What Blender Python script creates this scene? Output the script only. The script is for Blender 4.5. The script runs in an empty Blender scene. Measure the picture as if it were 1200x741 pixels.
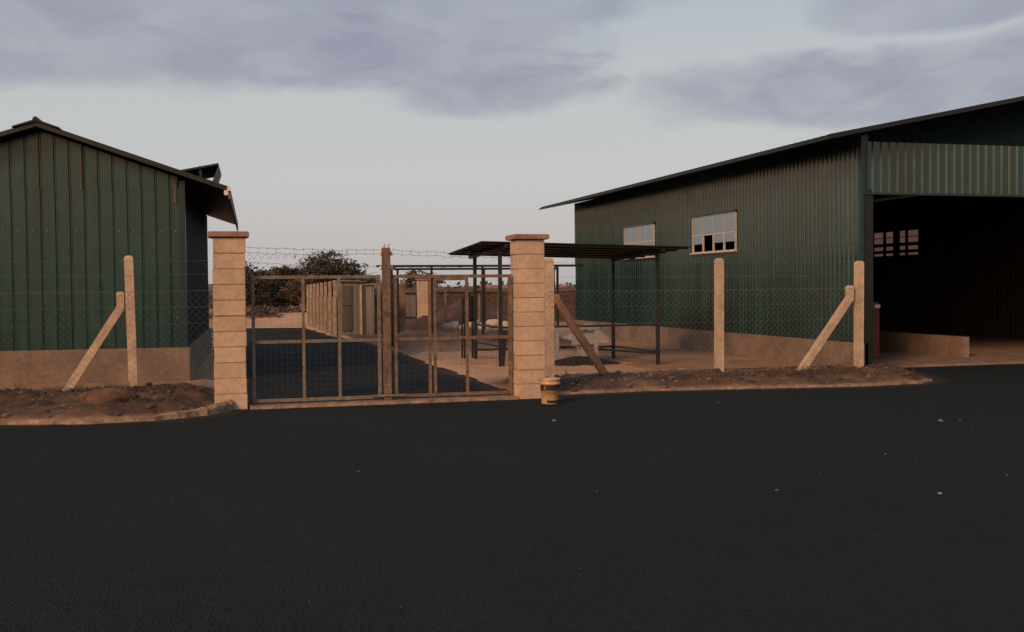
import bpy, bmesh, math, random
import numpy as np
from mathutils import Vector, Matrix, Quaternion
random.seed(11)
rng = np.random.default_rng(5)
S = bpy.context.scene
COL = S.collection
rad = math.radians

# ------------------------------------------------------------------ materials
def new_mat(name):
    m = bpy.data.materials.new(name); m.use_nodes = True
    nt = m.node_tree
    return m, nt, nt.nodes['Principled BSDF']

def surf(name, col, rough=0.8, metal=0.0, var=0.25, scale=3.0, col2=None, bump=0.0, bscale=30.0,
         streak=False, island=0.0, ior=1.5, detail=6.0, sheet=0.0):
    """Procedural surface: two tones mixed by noise (optionally stretched into vertical streaks),
    a finer noise for grain, bump, and optional per-island variation."""
    m, nt, b = new_mat(name)
    N, L = nt.nodes, nt.links
    tc = N.new('ShaderNodeTexCoord')
    mp = N.new('ShaderNodeMapping')
    L.new(tc.outputs['Object'], mp.inputs['Vector'])
    if streak: mp.inputs['Scale'].default_value = (1, 1, 0.08)
    n1 = N.new('ShaderNodeTexNoise'); n1.inputs['Scale'].default_value = scale
    n1.inputs['Detail'].default_value = detail; n1.inputs['Roughness'].default_value = 0.62
    L.new(mp.outputs[0], n1.inputs['Vector'])
    r1 = N.new('ShaderNodeValToRGB')
    r1.color_ramp.elements[0].position = 0.34; r1.color_ramp.elements[1].position = 0.68
    c2 = col2 if col2 else tuple(c * (1 - var * 1.4) for c in col)
    r1.color_ramp.elements[0].color = (*c2, 1)
    r1.color_ramp.elements[1].color = (*[min(1, c * (1 + var * .4)) for c in col], 1)
    L.new(n1.outputs['Fac'], r1.inputs['Fac'])
    n2 = N.new('ShaderNodeTexNoise'); n2.inputs['Scale'].default_value = bscale
    n2.inputs['Detail'].default_value = 4
    L.new(tc.outputs['Object'], n2.inputs['Vector'])
    r2 = N.new('ShaderNodeMapRange'); r2.inputs[1].default_value = .3; r2.inputs[2].default_value = .7
    r2.inputs[3].default_value = 1 - var * .8; r2.inputs[4].default_value = 1 + var * .5
    L.new(n2.outputs['Fac'], r2.inputs[0])
    mul = N.new('ShaderNodeVectorMath'); mul.operation = 'SCALE'
    L.new(r1.outputs['Color'], mul.inputs[0]); L.new(r2.outputs[0], mul.inputs['Scale'])
    out = mul.outputs[0]
    if island:
        g = N.new('ShaderNodeNewGeometry')
        mr = N.new('ShaderNodeMapRange'); mr.inputs[3].default_value = 1 - island; mr.inputs[4].default_value = 1 + island
        L.new(g.outputs['Random Per Island'], mr.inputs[0])
        m2 = N.new('ShaderNodeVectorMath'); m2.operation = 'SCALE'
        L.new(out, m2.inputs[0]); L.new(mr.outputs[0], m2.inputs['Scale']); out = m2.outputs[0]
    if sheet:                                   # each roll-formed sheet has weathered a little differently
        sp = N.new('ShaderNodeSeparateXYZ'); L.new(tc.outputs['Object'], sp.inputs[0])
        ad = N.new('ShaderNodeMath'); ad.operation = 'ADD'; L.new(sp.outputs[0], ad.inputs[0]); L.new(sp.outputs[1], ad.inputs[1])
        dv = N.new('ShaderNodeMath'); dv.operation = 'DIVIDE'; dv.inputs[1].default_value = .79; L.new(ad.outputs[0], dv.inputs[0])
        fl = N.new('ShaderNodeMath'); fl.operation = 'FLOOR'; L.new(dv.outputs[0], fl.inputs[0])
        wn = N.new('ShaderNodeTexWhiteNoise'); wn.noise_dimensions = '1D'; L.new(fl.outputs[0], wn.inputs['W'])
        sr = N.new('ShaderNodeMapRange'); sr.inputs[3].default_value = 1-sheet; sr.inputs[4].default_value = 1+sheet; L.new(wn.outputs['Value'], sr.inputs[0])
        m3 = N.new('ShaderNodeVectorMath'); m3.operation = 'SCALE'; L.new(out, m3.inputs[0]); L.new(sr.outputs[0], m3.inputs['Scale']); out = m3.outputs[0]
        dn = N.new('ShaderNodeTexNoise'); dn.inputs['Scale'].default_value = 1.1; dn.inputs['Detail'].default_value = 8; dn.inputs['Roughness'].default_value = .7
        mq = N.new('ShaderNodeMapping'); mq.inputs['Scale'].default_value = (3, 3, .35); L.new(tc.outputs['Object'], mq.inputs['Vector']); L.new(mq.outputs[0], dn.inputs['Vector'])
        dr_ = N.new('ShaderNodeMapRange'); dr_.inputs[1].default_value = .52; dr_.inputs[2].default_value = .78; dr_.inputs[3].default_value = 0; dr_.inputs[4].default_value = .24
        L.new(dn.outputs['Fac'], dr_.inputs[0])
        mxd = N.new('ShaderNodeMix'); mxd.data_type = 'RGBA'; mxd.inputs['B'].default_value = (.050, .062, .055, 1)
        L.new(dr_.outputs[0], mxd.inputs['Factor']); L.new(out, mxd.inputs['A']); out = mxd.outputs['Result']
    L.new(out, b.inputs['Base Color'])
    b.inputs['Roughness'].default_value = rough
    rr = N.new('ShaderNodeMapRange'); rr.inputs[3].default_value = max(0, rough - .12); rr.inputs[4].default_value = min(1, rough + .12)
    L.new(n1.outputs['Fac'], rr.inputs[0]); L.new(rr.outputs[0], b.inputs['Roughness'])
    b.inputs['Metallic'].default_value = metal
    b.inputs['IOR'].default_value = ior
    if bump:
        bp = N.new('ShaderNodeBump'); bp.inputs['Strength'].default_value = bump; bp.inputs['Distance'].default_value = .02
        L.new(n2.outputs['Fac'], bp.inputs['Height']); L.new(bp.outputs[0], b.inputs['Normal'])
    return m

M = {}
M['clad_front'] = surf('green_sheet_gable', (.005, .048, .047), .26, 0, .3, 2.2, bump=.05, bscale=6, streak=True, ior=1.62, sheet=.16)
M['clad'] = surf('green_sheet', (.004, .037, .038), .18, 0, .3, 2.2, bump=.05, bscale=6, streak=True, ior=1.7, sheet=.16)
M['clad_inner'] = surf('sheet_dimmed_inside', (.045, .036, .028), .8, 0, .25, 2.2, streak=True)  # the open shed's inside gloom is put into this sheet colour
M['clad_shaded'] = surf('green_sheet_shaded', (.004, .017, .018), .75, 0, .3, 2.2, streak=True, ior=1.2)  # darker, matter copy of the green sheet, with the shade put into its colour
M['roof'] = surf('green_roof_sheet', (.005, .012, .012), .5, 0, .2, 3, bscale=8)
M['darksteel'] = surf('black_painted_steel', (.012, .014, .016), .5, 0, .3, 5)
M['trim'] = surf('dark_green_trim', (.008, .038, .036), .35, 0, .2, 3)
M['rawtim'] = surf('raw_timber', (.17, .125, .085), .85, 0, .3, 9, streak=True)
M['fascia'] = surf('weathered_fascia', (.30, .25, .21), .8, 0, .5, 7)
M['stone'] = surf('cut_stone', (.56, .42, .30), .92, 0, .16, 2.2, island=.07, bump=.35, bscale=18)
M['mortar'] = surf('mortar', (.38, .28, .20), .95, 0, .2, 8)
M['cap'] = surf('cap_concrete', (.34, .215, .165), .9, 0, .25, 5, bump=.2, bscale=25)
M['post'] = surf('precast_concrete', (.55, .425, .305), .92, 0, .2, 5, bump=.3, bscale=30, island=.04)
M['plinth'] = surf('plinth_render', (.22, .165, .125), .92, 0, .28, 1.6, bump=.2, bscale=14)
M['kerb'] = surf('kerb_concrete', (.34, .23, .15), .95, 0, .4, 5, bump=.5, bscale=22)
M['tube'] = surf('gate_tube', (.21, .175, .14), .7, 0, .35, 9, bump=.08)
M['rust'] = surf('rusty_gate_tube', (.21, .14, .10), .8, 0, .4, 9, bump=.12)
M['wire'] = surf('galvanised_wire', (.24, .24, .24), .5, .4, .2, 20)
M['barb'] = surf('barbed_wire', (.11, .09, .08), .7, .3, .3, 20)
M['ins'] = surf('white_insulator', (.7, .68, .64), .4, 0, .1, 20)
M['frame'] = surf('window_frame_paint', (.50, .48, .46), .6, 0, .15, 8)
M['rock'] = surf('brown_rock', (.15, .075, .048), .95, 0, .35, 4, bump=.8, bscale=12)
M['rubble'] = surf('rubble_stone', (.13, .092, .068), .95, 0, .3, 5, island=.6, bump=.4)
M['grit'] = surf('pale_grit', (.17, .17, .155), .9, 0, .2, 5, island=.7)
M['leaf'] = surf('foliage', (.074, .068, .043), .8, 0, .35, 1.2, island=.5)
M['leafdry'] = surf('dry_foliage', (.105, .075, .05), .85, 0, .35, 1.2, island=.45)
M['bark'] = surf('bark', (.12, .085, .06), .95, 0, .3, 6, bump=.4)
M['palewood'] = surf('bleached_wood', (.30, .23, .17), .95, 0, .3, 6)
M['grass'] = surf('dry_grass', (.12, .085, .05), .9, 0, .3, 2, island=.5)
M['hutgrey'] = surf('grey_sheet', (.24, .21, .185), .6, 0, .25, 3, streak=True)
M['hutdark'] = surf('dark_grey_sheet', (.14, .115, .10), .6, 0, .3, 3, streak=True)
M['paleprecast'] = surf('far_precast', (.43, .335, .25), .92, 0, .3, 5, bump=.2)
M['panel'] = surf('concrete_panel', (.235, .17, .125), .92, 0, .35, 2.5, bump=.3)
M['earth'] = surf('red_earth', (.095, .056, .043), .95, 0, .35, 1.5, bump=.6, bscale=9)
M['brick'] = surf('red_brick', (.12, .075, .057), .95, 0, .4, 5, bump=.3)
M['white'] = surf('white_plastic', (.30, .32, .34), .5, 0, .12, 4)
M['limestone'] = surf('limestone', (.58, .48, .38), .9, 0, .2, 4, bump=.4, bscale=14)
M['blackgravel'] = surf('black_gravel', (.018, .018, .02), .95, 0, .4, 12, bump=1.0, bscale=30)
M['sand'] = surf('pale_sand', (.36, .31, .26), .95, 0, .2, 4, bump=.3)
M['drum'] = surf('black_plastic', (.010, .010, .011), .75, 0, .2, 5)
M['bucket'] = surf('tan_bucket_plastic', (.55, .36, .19), .5, 0, .2, 8)
M['label'] = surf('dark_bucket_print', (.03, .022, .018), .6, 0, .3, 9)
M['redpaint'] = surf('dark_red_paint', (.16, .016, .013), .55, 0, .25, 5)
M['floor'] = surf('slab_concrete', (.26, .18, .125), .9, 0, .25, 2, bump=.2)
M['hill'] = surf('far_hill', (.14, .115, .125), 1, 0, .2, .02)

def glass_mat():
    m, nt, b = new_mat('window_glass')
    N, L = nt.nodes, nt.links
    b.inputs['Base Color'].default_value = (.04, .055, .075, 1)
    b.inputs['Roughness'].default_value = .06; b.inputs['IOR'].default_value = 3.4
    n = N.new('ShaderNodeTexNoise'); n.inputs['Scale'].default_value = 1.3
    bp = N.new('ShaderNodeBump'); bp.inputs['Strength'].default_value = .03
    L.new(n.outputs['Fac'], bp.inputs['Height']); L.new(bp.outputs[0], b.inputs['Normal'])
    return m
M['glass'] = glass_mat()

def dusty_mat():
    m, nt, b = new_mat('dusty_brown_glass')
    N, L = nt.nodes, nt.links
    t = N.new('ShaderNodeBsdfTransparent'); t.inputs['Color'].default_value = (.50, .385, .345, 1)
    n = N.new('ShaderNodeTexNoise'); n.inputs['Scale'].default_value = 4
    k = N.new('ShaderNodeMapRange'); k.inputs[3].default_value = .05; k.inputs[4].default_value = .35; L.new(n.outputs['Fac'], k.inputs[0])
    b.inputs['Base Color'].default_value = (.2, .14, .12, 1); b.inputs['Roughness'].default_value = .3
    mx = N.new('ShaderNodeMixShader'); L.new(k.outputs[0], mx.inputs[0]); L.new(t.outputs[0], mx.inputs[1]); L.new(b.outputs[0], mx.inputs[2])
    L.new(mx.outputs[0], N['Material Output'].inputs['Surface'])
    return m
M['dusty'] = dusty_mat()

def asphalt_mat():
    m, nt, b = new_mat('asphalt')
    N, L = nt.nodes, nt.links
    tc = N.new('ShaderNodeTexCoord')
    big = N.new('ShaderNodeTexNoise'); big.inputs['Scale'].default_value = .22; big.inputs['Detail'].default_value = 6
    mid = N.new('ShaderNodeTexNoise'); mid.inputs['Scale'].default_value = 3.2; mid.inputs['Detail'].default_value = 10
    mid.inputs['Roughness'].default_value = .75
    fine = N.new('ShaderNodeTexVoronoi'); fine.inputs['Scale'].default_value = 70
    fn = N.new('ShaderNodeTexNoise'); fn.inputs['Scale'].default_value = 26; fn.inputs['Detail'].default_value = 5
    for n in (big, mid, fine, fn): L.new(tc.outputs['Object'], n.inputs['Vector'])
    r = N.new('ShaderNodeValToRGB'); r.color_ramp.elements[0].color = (.0056, .0112, .0126, 1); r.color_ramp.elements[1].color = (.0150, .0242, .0258, 1)
    r.color_ramp.elements[0].position = .38; r.color_ramp.elements[1].position = .64
    mx = N.new('ShaderNodeMath'); mx.operation = 'MULTIPLY_ADD'; mx.inputs[1].default_value = .5
    L.new(mid.outputs['Fac'], mx.inputs[0])
    h = N.new('ShaderNodeMath'); h.operation = 'MULTIPLY'; h.inputs[1].default_value = .5
    L.new(big.outputs['Fac'], h.inputs[0]); L.new(h.outputs[0], mx.inputs[2]); L.new(mx.outputs[0], r.inputs['Fac'])
    g = N.new('ShaderNodeMapRange'); g.inputs[1].default_value = .25; g.inputs[2].default_value = .75
    g.inputs[3].default_value = .3; g.inputs[4].default_value = 1.8
    L.new(fn.outputs['Fac'], g.inputs[0])
    mul = N.new('ShaderNodeVectorMath'); mul.operation = 'SCALE'
    L.new(r.outputs['Color'], mul.inputs[0]); L.new(g.outputs[0], mul.inputs['Scale'])
    mp = N.new('ShaderNodeMapping'); mp.inputs['Scale'].default_value = (1.0, .22, 1); mp.inputs['Rotation'].default_value = (0, 0, -.12)
    L.new(tc.outputs['Object'], mp.inputs['Vector'])
    du = N.new('ShaderNodeTexNoise'); du.inputs['Scale'].default_value = .8; du.inputs['Detail'].default_value = 7; du.inputs['Roughness'].default_value = .7
    L.new(mp.outputs[0], du.inputs['Vector'])
    dm = N.new('ShaderNodeMapRange'); dm.inputs[1].default_value = .5; dm.inputs[2].default_value = .72; dm.inputs[3].default_value = 0; dm.inputs[4].default_value = .32
    L.new(du.outputs['Fac'], dm.inputs[0])
    at = N.new('ShaderNodeAttribute'); at.attribute_name = 'dust'
    dn = N.new('ShaderNodeMath'); dn.operation = 'MULTIPLY'; L.new(at.outputs['Fac'], dn.inputs[0]); L.new(mid.outputs['Fac'], dn.inputs[1])
    dd = N.new('ShaderNodeMath'); dd.operation = 'ADD'; dd.use_clamp = True; L.new(dm.outputs[0], dd.inputs[0])
    dx_ = N.new('ShaderNodeMix'); dx_.data_type = 'RGBA'; dx_.inputs['B'].default_value = (.023, .031, .032, 1)
    L.new(dd.outputs[0], dx_.inputs['Factor']); L.new(mul.outputs[0], dx_.inputs['A'])
    soil = N.new('ShaderNodeMix'); soil.data_type = 'RGBA'; soil.inputs['B'].default_value = (.13, .085, .058, 1)
    sq = N.new('ShaderNodeMapRange'); sq.inputs[1].default_value = .12; sq.inputs[2].default_value = .5; sq.inputs[4].default_value = .85; L.new(dn.outputs[0], sq.inputs[0])
    L.new(sq.outputs[0], soil.inputs['Factor']); L.new(dx_.outputs['Result'], soil.inputs['A'])
    L.new(soil.outputs['Result'], b.inputs['Base Color'])
    b.inputs['Roughness'].default_value = .95
    b.inputs['Specular IOR Level'].default_value = .12
    bp = N.new('ShaderNodeBump'); bp.inputs['Strength'].default_value = .9; bp.inputs['Distance'].default_value = .016
    add = N.new('ShaderNodeMath'); add.operation = 'ADD'
    L.new(fine.outputs['Distance'], add.inputs[0]); L.new(fn.outputs['Fac'], add.inputs[1])
    L.new(add.outputs[0], bp.inputs['Height']); L.new(bp.outputs[0], b.inputs['Normal'])
    return m
M['asphalt'] = asphalt_mat()

def dirt_mat():
    m, nt, b = new_mat('dirt')
    N, L = nt.nodes, nt.links
    tc = N.new('ShaderNodeTexCoord')
    n1 = N.new('ShaderNodeTexNoise'); n1.inputs['Scale'].default_value = .9; n1.inputs['Detail'].default_value = 8; n1.inputs['Roughness'].default_value = .65
    n2 = N.new('ShaderNodeTexNoise'); n2.inputs['Scale'].default_value = 16; n2.inputs['Detail'].default_value = 7; n2.inputs['Roughness'].default_value = .7
    at = N.new('ShaderNodeAttribute'); at.attribute_name = 'soil'       # 0 dark heaped soil, 1 trodden pale murram
    for n in (n1, n2): L.new(tc.outputs['Object'], n.inputs['Vector'])
    ra = N.new('ShaderNodeValToRGB'); rb = N.new('ShaderNodeValToRGB')
    ra.color_ramp.elements[0].color = (.030, .022, .018, 1); ra.color_ramp.elements[1].color = (.165, .108, .078, 1)
    rb.color_ramp.elements[0].color = (.46, .29, .18, 1); rb.color_ramp.elements[1].color = (.62, .41, .265, 1)
    for r in (ra, rb):
        r.color_ramp.elements[0].position = .32; r.color_ramp.elements[1].position = .68
    av = N.new('ShaderNodeMath'); av.operation = 'MULTIPLY_ADD'; av.inputs[1].default_value = .5
    hh = N.new('ShaderNodeMath'); hh.operation = 'MULTIPLY'; hh.inputs[1].default_value = .5
    L.new(n2.outputs['Fac'], hh.inputs[0]); L.new(n1.outputs['Fac'], av.inputs[0]); L.new(hh.outputs[0], av.inputs[2])
    L.new(av.outputs[0], ra.inputs['Fac']); L.new(av.outputs[0], rb.inputs['Fac'])
    mp = N.new('ShaderNodeMath'); mp.operation = 'MULTIPLY_ADD'; mp.inputs[1].default_value = .5; mp.use_clamp = True
    sh = N.new('ShaderNodeMath'); sh.operation = 'ADD'; sh.inputs[1].default_value = -.25
    L.new(at.outputs['Fac'], sh.inputs[0]); L.new(n1.outputs['Fac'], mp.inputs[0]); L.new(sh.outputs[0], mp.inputs[2])
    mix = N.new('ShaderNodeMix'); mix.data_type = 'RGBA'
    L.new(mp.outputs[0], mix.inputs['Factor']); L.new(ra.outputs['Color'], mix.inputs['A']); L.new(rb.outputs['Color'], mix.inputs['B'])
    L.new(mix.outputs['Result'], b.inputs['Base Color'])
    b.inputs['Roughness'].default_value = 1; b.inputs['Specular IOR Level'].default_value = .1
    bp = N.new('ShaderNodeBump'); bp.inputs['Strength'].default_value = .8; bp.inputs['Distance'].default_value = .03
    L.new(n2.outputs['Fac'], bp.inputs['Height']); L.new(bp.outputs[0], b.inputs['Normal'])
    return m
M['dirt'] = dirt_mat()

# ------------------------------------------------------------------ mesh helpers
class MB:
    def __init__(s): s.v = []; s.f = []
    def add(s, vs, fs):
        o = len(s.v); s.v += [tuple(p) for p in vs]; s.f += [tuple(i + o for i in f) for f in fs]
    def box(s, x0, x1, y0, y1, z0, z1):
        s.add([(x0,y0,z0),(x1,y0,z0),(x1,y1,z0),(x0,y1,z0),(x0,y0,z1),(x1,y0,z1),(x1,y1,z1),(x0,y1,z1)],
              [(3,2,1,0),(4,5,6,7),(0,1,5,4),(1,2,6,5),(2,3,7,6),(3,0,4,7)])
    def rbox(s, x0, x1, y0, y1, z0, z1, b=.01):
        """box with chamfered vertical and horizontal edges"""
        bm = bmesh.new()
        vs = [bm.verts.new(p) for p in [(x0,y0,z0),(x1,y0,z0),(x1,y1,z0),(x0,y1,z0),(x0,y0,z1),(x1,y0,z1),(x1,y1,z1),(x0,y1,z1)]]
        for f in [(3,2,1,0),(4,5,6,7),(0,1,5,4),(1,2,6,5),(2,3,7,6),(3,0,4,7)]: bm.faces.new([vs[i] for i in f])
        bmesh.ops.bevel(bm, geom=bm.edges[:], offset=b, segments=2, affect='EDGES')
        bm.verts.index_update()
        s.add([v.co[:] for v in bm.verts], [[v.index for v in f.verts] for f in bm.faces]); bm.free()
    def tube(s, pts, r, n=6, caps=True, r1=None, square=False, up=None):
        pts = [Vector(p) for p in pts]; k = len(pts); o = len(s.v)
        if square: n = 4
        prev = None
        for i, p in enumerate(pts):
            t = (pts[min(i+1, k-1)] - pts[max(i-1, 0)]).normalized()
            if prev is None:
                a = Vector(up) if up else (Vector((0,0,1)) if abs(t.z) < .9 else Vector((0,1,0)))
                u = (a - t * a.dot(t)).normalized()
            else:
                u = (prev - t * prev.dot(t)).normalized()
            prev = u; w = t.cross(u)
            rr = r if r1 is None else r + (r1 - r) * i / (k - 1)
            for j in range(n):
                an = 2 * math.pi * j / n + (math.pi / 4 if square else 0)
                q = rr * (math.sqrt(2) if square else 1)
                s.v.append(tuple(p + u * math.cos(an) * q + w * math.sin(an) * q))
        for i in range(k - 1):
            for j in range(n):
                a = o + i*n + j; b_ = o + i*n + (j+1) % n
                s.f.append((a, b_, b_ + n, a + n))
        if caps:
            s.f.append(tuple(o + j for j in reversed(range(n)))); s.f.append(tuple(o + (k-1)*n + j for j in range(n)))
    def lathe(s, prof, cx, cy, n=24):
        o = len(s.v); k = len(prof)
        for r, z in prof:
            for j in range(n):
                a = 2*math.pi*j/n; s.v.append((cx + r*math.cos(a), cy + r*math.sin(a), z))
        for i in range(k-1):
            for j in range(n):
                a = o+i*n+j; b_ = o+i*n+(j+1)%n; s.f.append((a, b_, b_+n, a+n))
    def prism(s, poly, y0, y1):
        """polygon in x,z extruded along y"""
        n = len(poly)
        vs = [(x, y0, z) for x, z in poly] + [(x, y1, z) for x, z in poly]
        fs = [tuple(range(n)), tuple(reversed(range(n, 2*n)))] + [(i, i+n, (i+1)%n+n, (i+1)%n) for i in range(n)]
        s.add(vs, fs)
    def build(s, name, mat, parent=None, smooth=False):
        me = bpy.data.meshes.new(name); me.from_pydata(s.v, [], s.f)
        bm = bmesh.new(); bm.from_mesh(me); bmesh.ops.recalc_face_normals(bm, faces=bm.faces); bm.to_mesh(me); bm.free()
        me.materials.append(mat)
        if smooth:
            for p in me.polygons: p.use_smooth = True
        o = bpy.data.objects.new(name, me); COL.objects.link(o)
        if parent: o.parent = parent; 
        if parent: o.matrix_parent_inverse = parent.matrix_basis.inverted()
        return o

def tag(o, label=None, cat=None, group=None, kind=None):
    if label: o['label'] = label
    if cat: o['category'] = cat
    if group: o['group'] = group
    if kind: o['kind'] = kind
    return o
def thing(name, label, cat, loc, group=None):
    e = bpy.data.objects.new(name, None); COL.objects.link(e)
    e.location = loc; e.empty_display_size = .2
    return tag(e, label, cat, group)

# value noise in numpy
_P = rng.random((256, 256))
def vnoise(x, y):
    xi = np.floor(x).astype(int); yi = np.floor(y).astype(int); fx = x - xi; fy = y - yi
    fx = fx*fx*(3-2*fx); fy = fy*fy*(3-2*fy)
    g = lambda a, b: _P[a % 256, b % 256]
    return (g(xi,yi)*(1-fx)+g(xi+1,yi)*fx)*(1-fy)+(g(xi,yi+1)*(1-fx)+g(xi+1,yi+1)*fx)*fy
def fbm(x, y, o=4):
    t = 0; a = .5
    for _ in range(o):
        t = t + a*vnoise(x, y); x = x*2.03+17; y = y*2.03+9; a *= .5
    return t

# ------------------------------------------------------------------ ground, asphalt, terrain
def sheet(name, quads, z, mat):
    b = MB()
    for x0, x1, y0, y1 in quads: b.add([(x0,y0,z),(x1,y0,z),(x1,y1,z),(x0,y1,z)], [(0,1,2,3)])
    o = b.build(name, mat); return tag(o, kind='structure')
g = MB(); R = 3000
g.add([(-R,-R,-.03),(R,-R,-.03),(R,R,-.03),(-R,R,-.03)], [(0,1,2,3)])
go = tag(g.build('ground', M['dirt']), kind='structure')
at = go.data.attributes.new('soil', 'FLOAT', 'POINT'); at.data.foreach_set('value', [.55]*4)

# outline of the asphalt: the yard in front, the lane through the gate, the apron of the open shed
YARD = np.array([(-60,-60),(60,-60),(60,17.86),(12.3,17.86),(11.95,16.2),(11.35,15.0),(11.0,14.72),(9.65,14.63),(8.28,14.86),
                 (6.4,15.12),(4.9,15.05),(4.62,14.85),(4.62,14.95),(4.35,15.3),(4.4,18.4),(4.38,22.6),(4.42,28),(4.42,32.5),(3.85,36.6),(3.6,45.2),(-.1,46.2),
                 (.05,30),(.1,15.2),(-.02,14.9),(.05,14.7),(-.13,14.2),(-.73,13.86),(-1.5,13.78),(-2.5,14.1),(-4,14.3),(-60,14.5)])
def sdist(px, py, poly):
    d = np.full(px.shape, 1e9); ins = np.zeros(px.shape, bool); n = len(poly)
    for i in range(n):
        a = poly[i]; b = poly[(i+1) % n]; e = b - a
        t = np.clip(((px-a[0])*e[0]+(py-a[1])*e[1])/(e@e), 0, 1)
        d = np.minimum(d, np.hypot(px-a[0]-t*e[0], py-a[1]-t*e[1]))
        c = ((a[1] > py) != (b[1] > py)) & (px < (b[0]-a[0])*(py-a[1])/(b[1]-a[1]+1e-12)+a[0])
        ins ^= c
    return np.where(ins, -d, d)
def road_sheet():
    b = MB(); parts = [(np.concatenate([[-40,-20],np.arange(-12,16.1,.25),[25,40]]), np.concatenate([[-25,0,5],np.arange(8,18.61,.2)])),
                       (np.arange(-.6,5.21,.29), np.arange(18.6,47.01,.5))]
    dust = []
    for gx, gy in parts:
        o = len(b.v); X, Y = np.meshgrid(gx, gy); sd = -sdist(X, Y, YARD)
        dust += (np.exp(-np.clip(sd, 0, 9)/.32)*.9*(.4+fbm(X*1.7, Y*1.7, 3))).reshape(-1).tolist()
        b.v += [(float(x), float(y), 0.0) for x, y in zip(X.reshape(-1), Y.reshape(-1))]; n = len(gx)
        for j in range(len(gy)-1):
            for i in range(n-1): b.f.append((o+j*n+i, o+j*n+i+1, o+(j+1)*n+i+1, o+(j+1)*n+i))
    o = tag(b.build('road', M['asphalt']), kind='structure')
    a = o.data.attributes.new('dust', 'FLOAT', 'POINT'); a.data.foreach_set('value', np.array(dust, np.float32))
    return o
road_sheet()
def terrain_h(x, y):
    wob = (fbm(x*1.3, y*1.3, 4)-.47)*.34
    sd = sdist(x, y, YARD) + wob*np.clip((y-13)/6, .25, 1)
    ramp = np.clip(sd/.32, -1, 1)
    verge = np.clip((18.0-y)/1.6, 0, 1)                 # heaped soil strip along the fences
    base = .055 + .06*verge
    base = base + np.where((x < 0.3), .05*verge, 0)
    yard = np.clip((y-17)/2, 0, 1)*np.clip((x-4.5)/7, 0, 1)
    base = base - .17*yard
    bank = np.exp(-((y-29)/2.6)**2)*np.clip((x-4.4)/.8, 0, 1)*np.clip((10.5-x)/2, 0, 1)
    base = base + .42*bank + .45*np.exp(-((y-51)/2.2)**2)*np.clip((6-x)/1.5, 0, 1)
    rough = (fbm(x*2.6+5, y*2.6, 5)-.47)*(.07+.11*verge) + (fbm(x*9, y*9, 3)-.44)*(.03+.17*verge)
    h = np.where(sd > 0, base*ramp + rough*np.clip(sd/.5, 0, 1), -.04)
    return np.where((sd <= 0), -.04 + 0*h, np.maximum(h, -.25)), sd, verge
xs = np.concatenate([np.arange(-18, -5, .25), np.arange(-5, 13.0, .075), np.arange(13, 40, .5)])
ys = np.concatenate([np.arange(13.3, 18.6, .06), np.arange(18.6, 30, .12), np.arange(30, 64, .3)])
X, Y = np.meshgrid(xs, ys)
H, SD, VG = terrain_h(X, Y)
inshed = (X > 11.9) & (Y > 17.8) & (Y < 34.3)
H = np.where(inshed, -.3, H)
H = np.where(Y > 60, H*(64-Y)/4 - .05, H)
H = np.where(X > 38, -.05, H)
nx, ny = len(xs), len(ys)
idx = np.arange(nx*ny).reshape(ny, nx)
faces = np.stack([idx[:-1,:-1], idx[:-1,1:], idx[1:,1:], idx[1:,:-1]], -1)
zc = np.stack([H[:-1,:-1], H[:-1,1:], H[1:,1:], H[1:,:-1]], -1).max(-1)
keep = (zc > -.035) | (Y[:-1,:-1] > 19)
faces = faces[keep].reshape(-1, 4)
me = bpy.data.meshes.new('terrain')
me.from_pydata(np.stack([X, Y, H], -1).reshape(-1, 3).tolist(), [], faces.tolist())
me.materials.append(M['dirt'])
for p in me.polygons: p.use_smooth = True
soil = np.clip(.95 - 1.05*VG, 0, 1)
soil = np.where(X < 0, np.clip(soil-.35, 0, 1), soil)
soil = soil*np.where((Y > 25) & (X > 4.3) & (X < 11), np.clip(1-(Y-23.5)/4, .12, 1), 1)
soil = np.maximum(soil, np.clip(1-SD/.16, 0, 1)*.6)       # trodden crust along the asphalt edge
a = me.attributes.new('soil', 'FLOAT', 'POINT'); a.data.foreach_set('value', soil.reshape(-1).astype(np.float32))
to = bpy.data.objects.new('terrain', me); COL.objects.link(to); tag(to, kind='structure')
def zt(x, y):
    h, _, _ = terrain_h(np.array([float(x)]), np.array([float(y)])); return float(h[0])

# kerbs along the verges (irregular hand-laid mortar edging)
def kerb(name, pts, w, h):
    P = [Vector((x, y, 0)) for x, y in pts]; fine = []
    for i in range(len(P)-1):
        n = max(2, int((P[i+1]-P[i]).length/.09))
        for k in range(n): fine.append(P[i].lerp(P[i+1], k/n))
    fine.append(P[-1]); b = MB(); n = len(fine)
    for i, p in enumerate(fine):
        t = (fine[min(i+1, n-1)]-fine[max(i-1, 0)]).normalized(); q = Vector((-t.y, t.x, 0))
        ww = w*(.75+.5*random.random()); hh = h(i/(n-1))*(.8+.4*random.random())
        o = (random.random()-.5)*.03
        for off, z in ((-ww, -.03), (-ww*.8, hh*.75), (0, hh), (ww, hh*.9), (ww*1.2, -.03)):
            c = p + q*(off+o); b.v.append((c.x, c.y, z))
    for i in range(n-1):
        for j in range(4): b.f.append((i*5+j, i*5+j+1, i*5+j+6, i*5+j+5))
    b.f.append((0,1,2,3,4)); b.f.append(tuple(n*5-5+j for j in range(5)))
    return tag(b.build(name, M['kerb']), kind='structure')
kerb('kerb', [(-9,14.47),(-4,14.3),(-2.5,14.06),(-1.5,13.76),(-.73,13.84),(-.13,14.16),(.14,14.52),(.2,14.68)], .055,
     lambda t: .055+.075*max(0, (t-.85)/.15))
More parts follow.
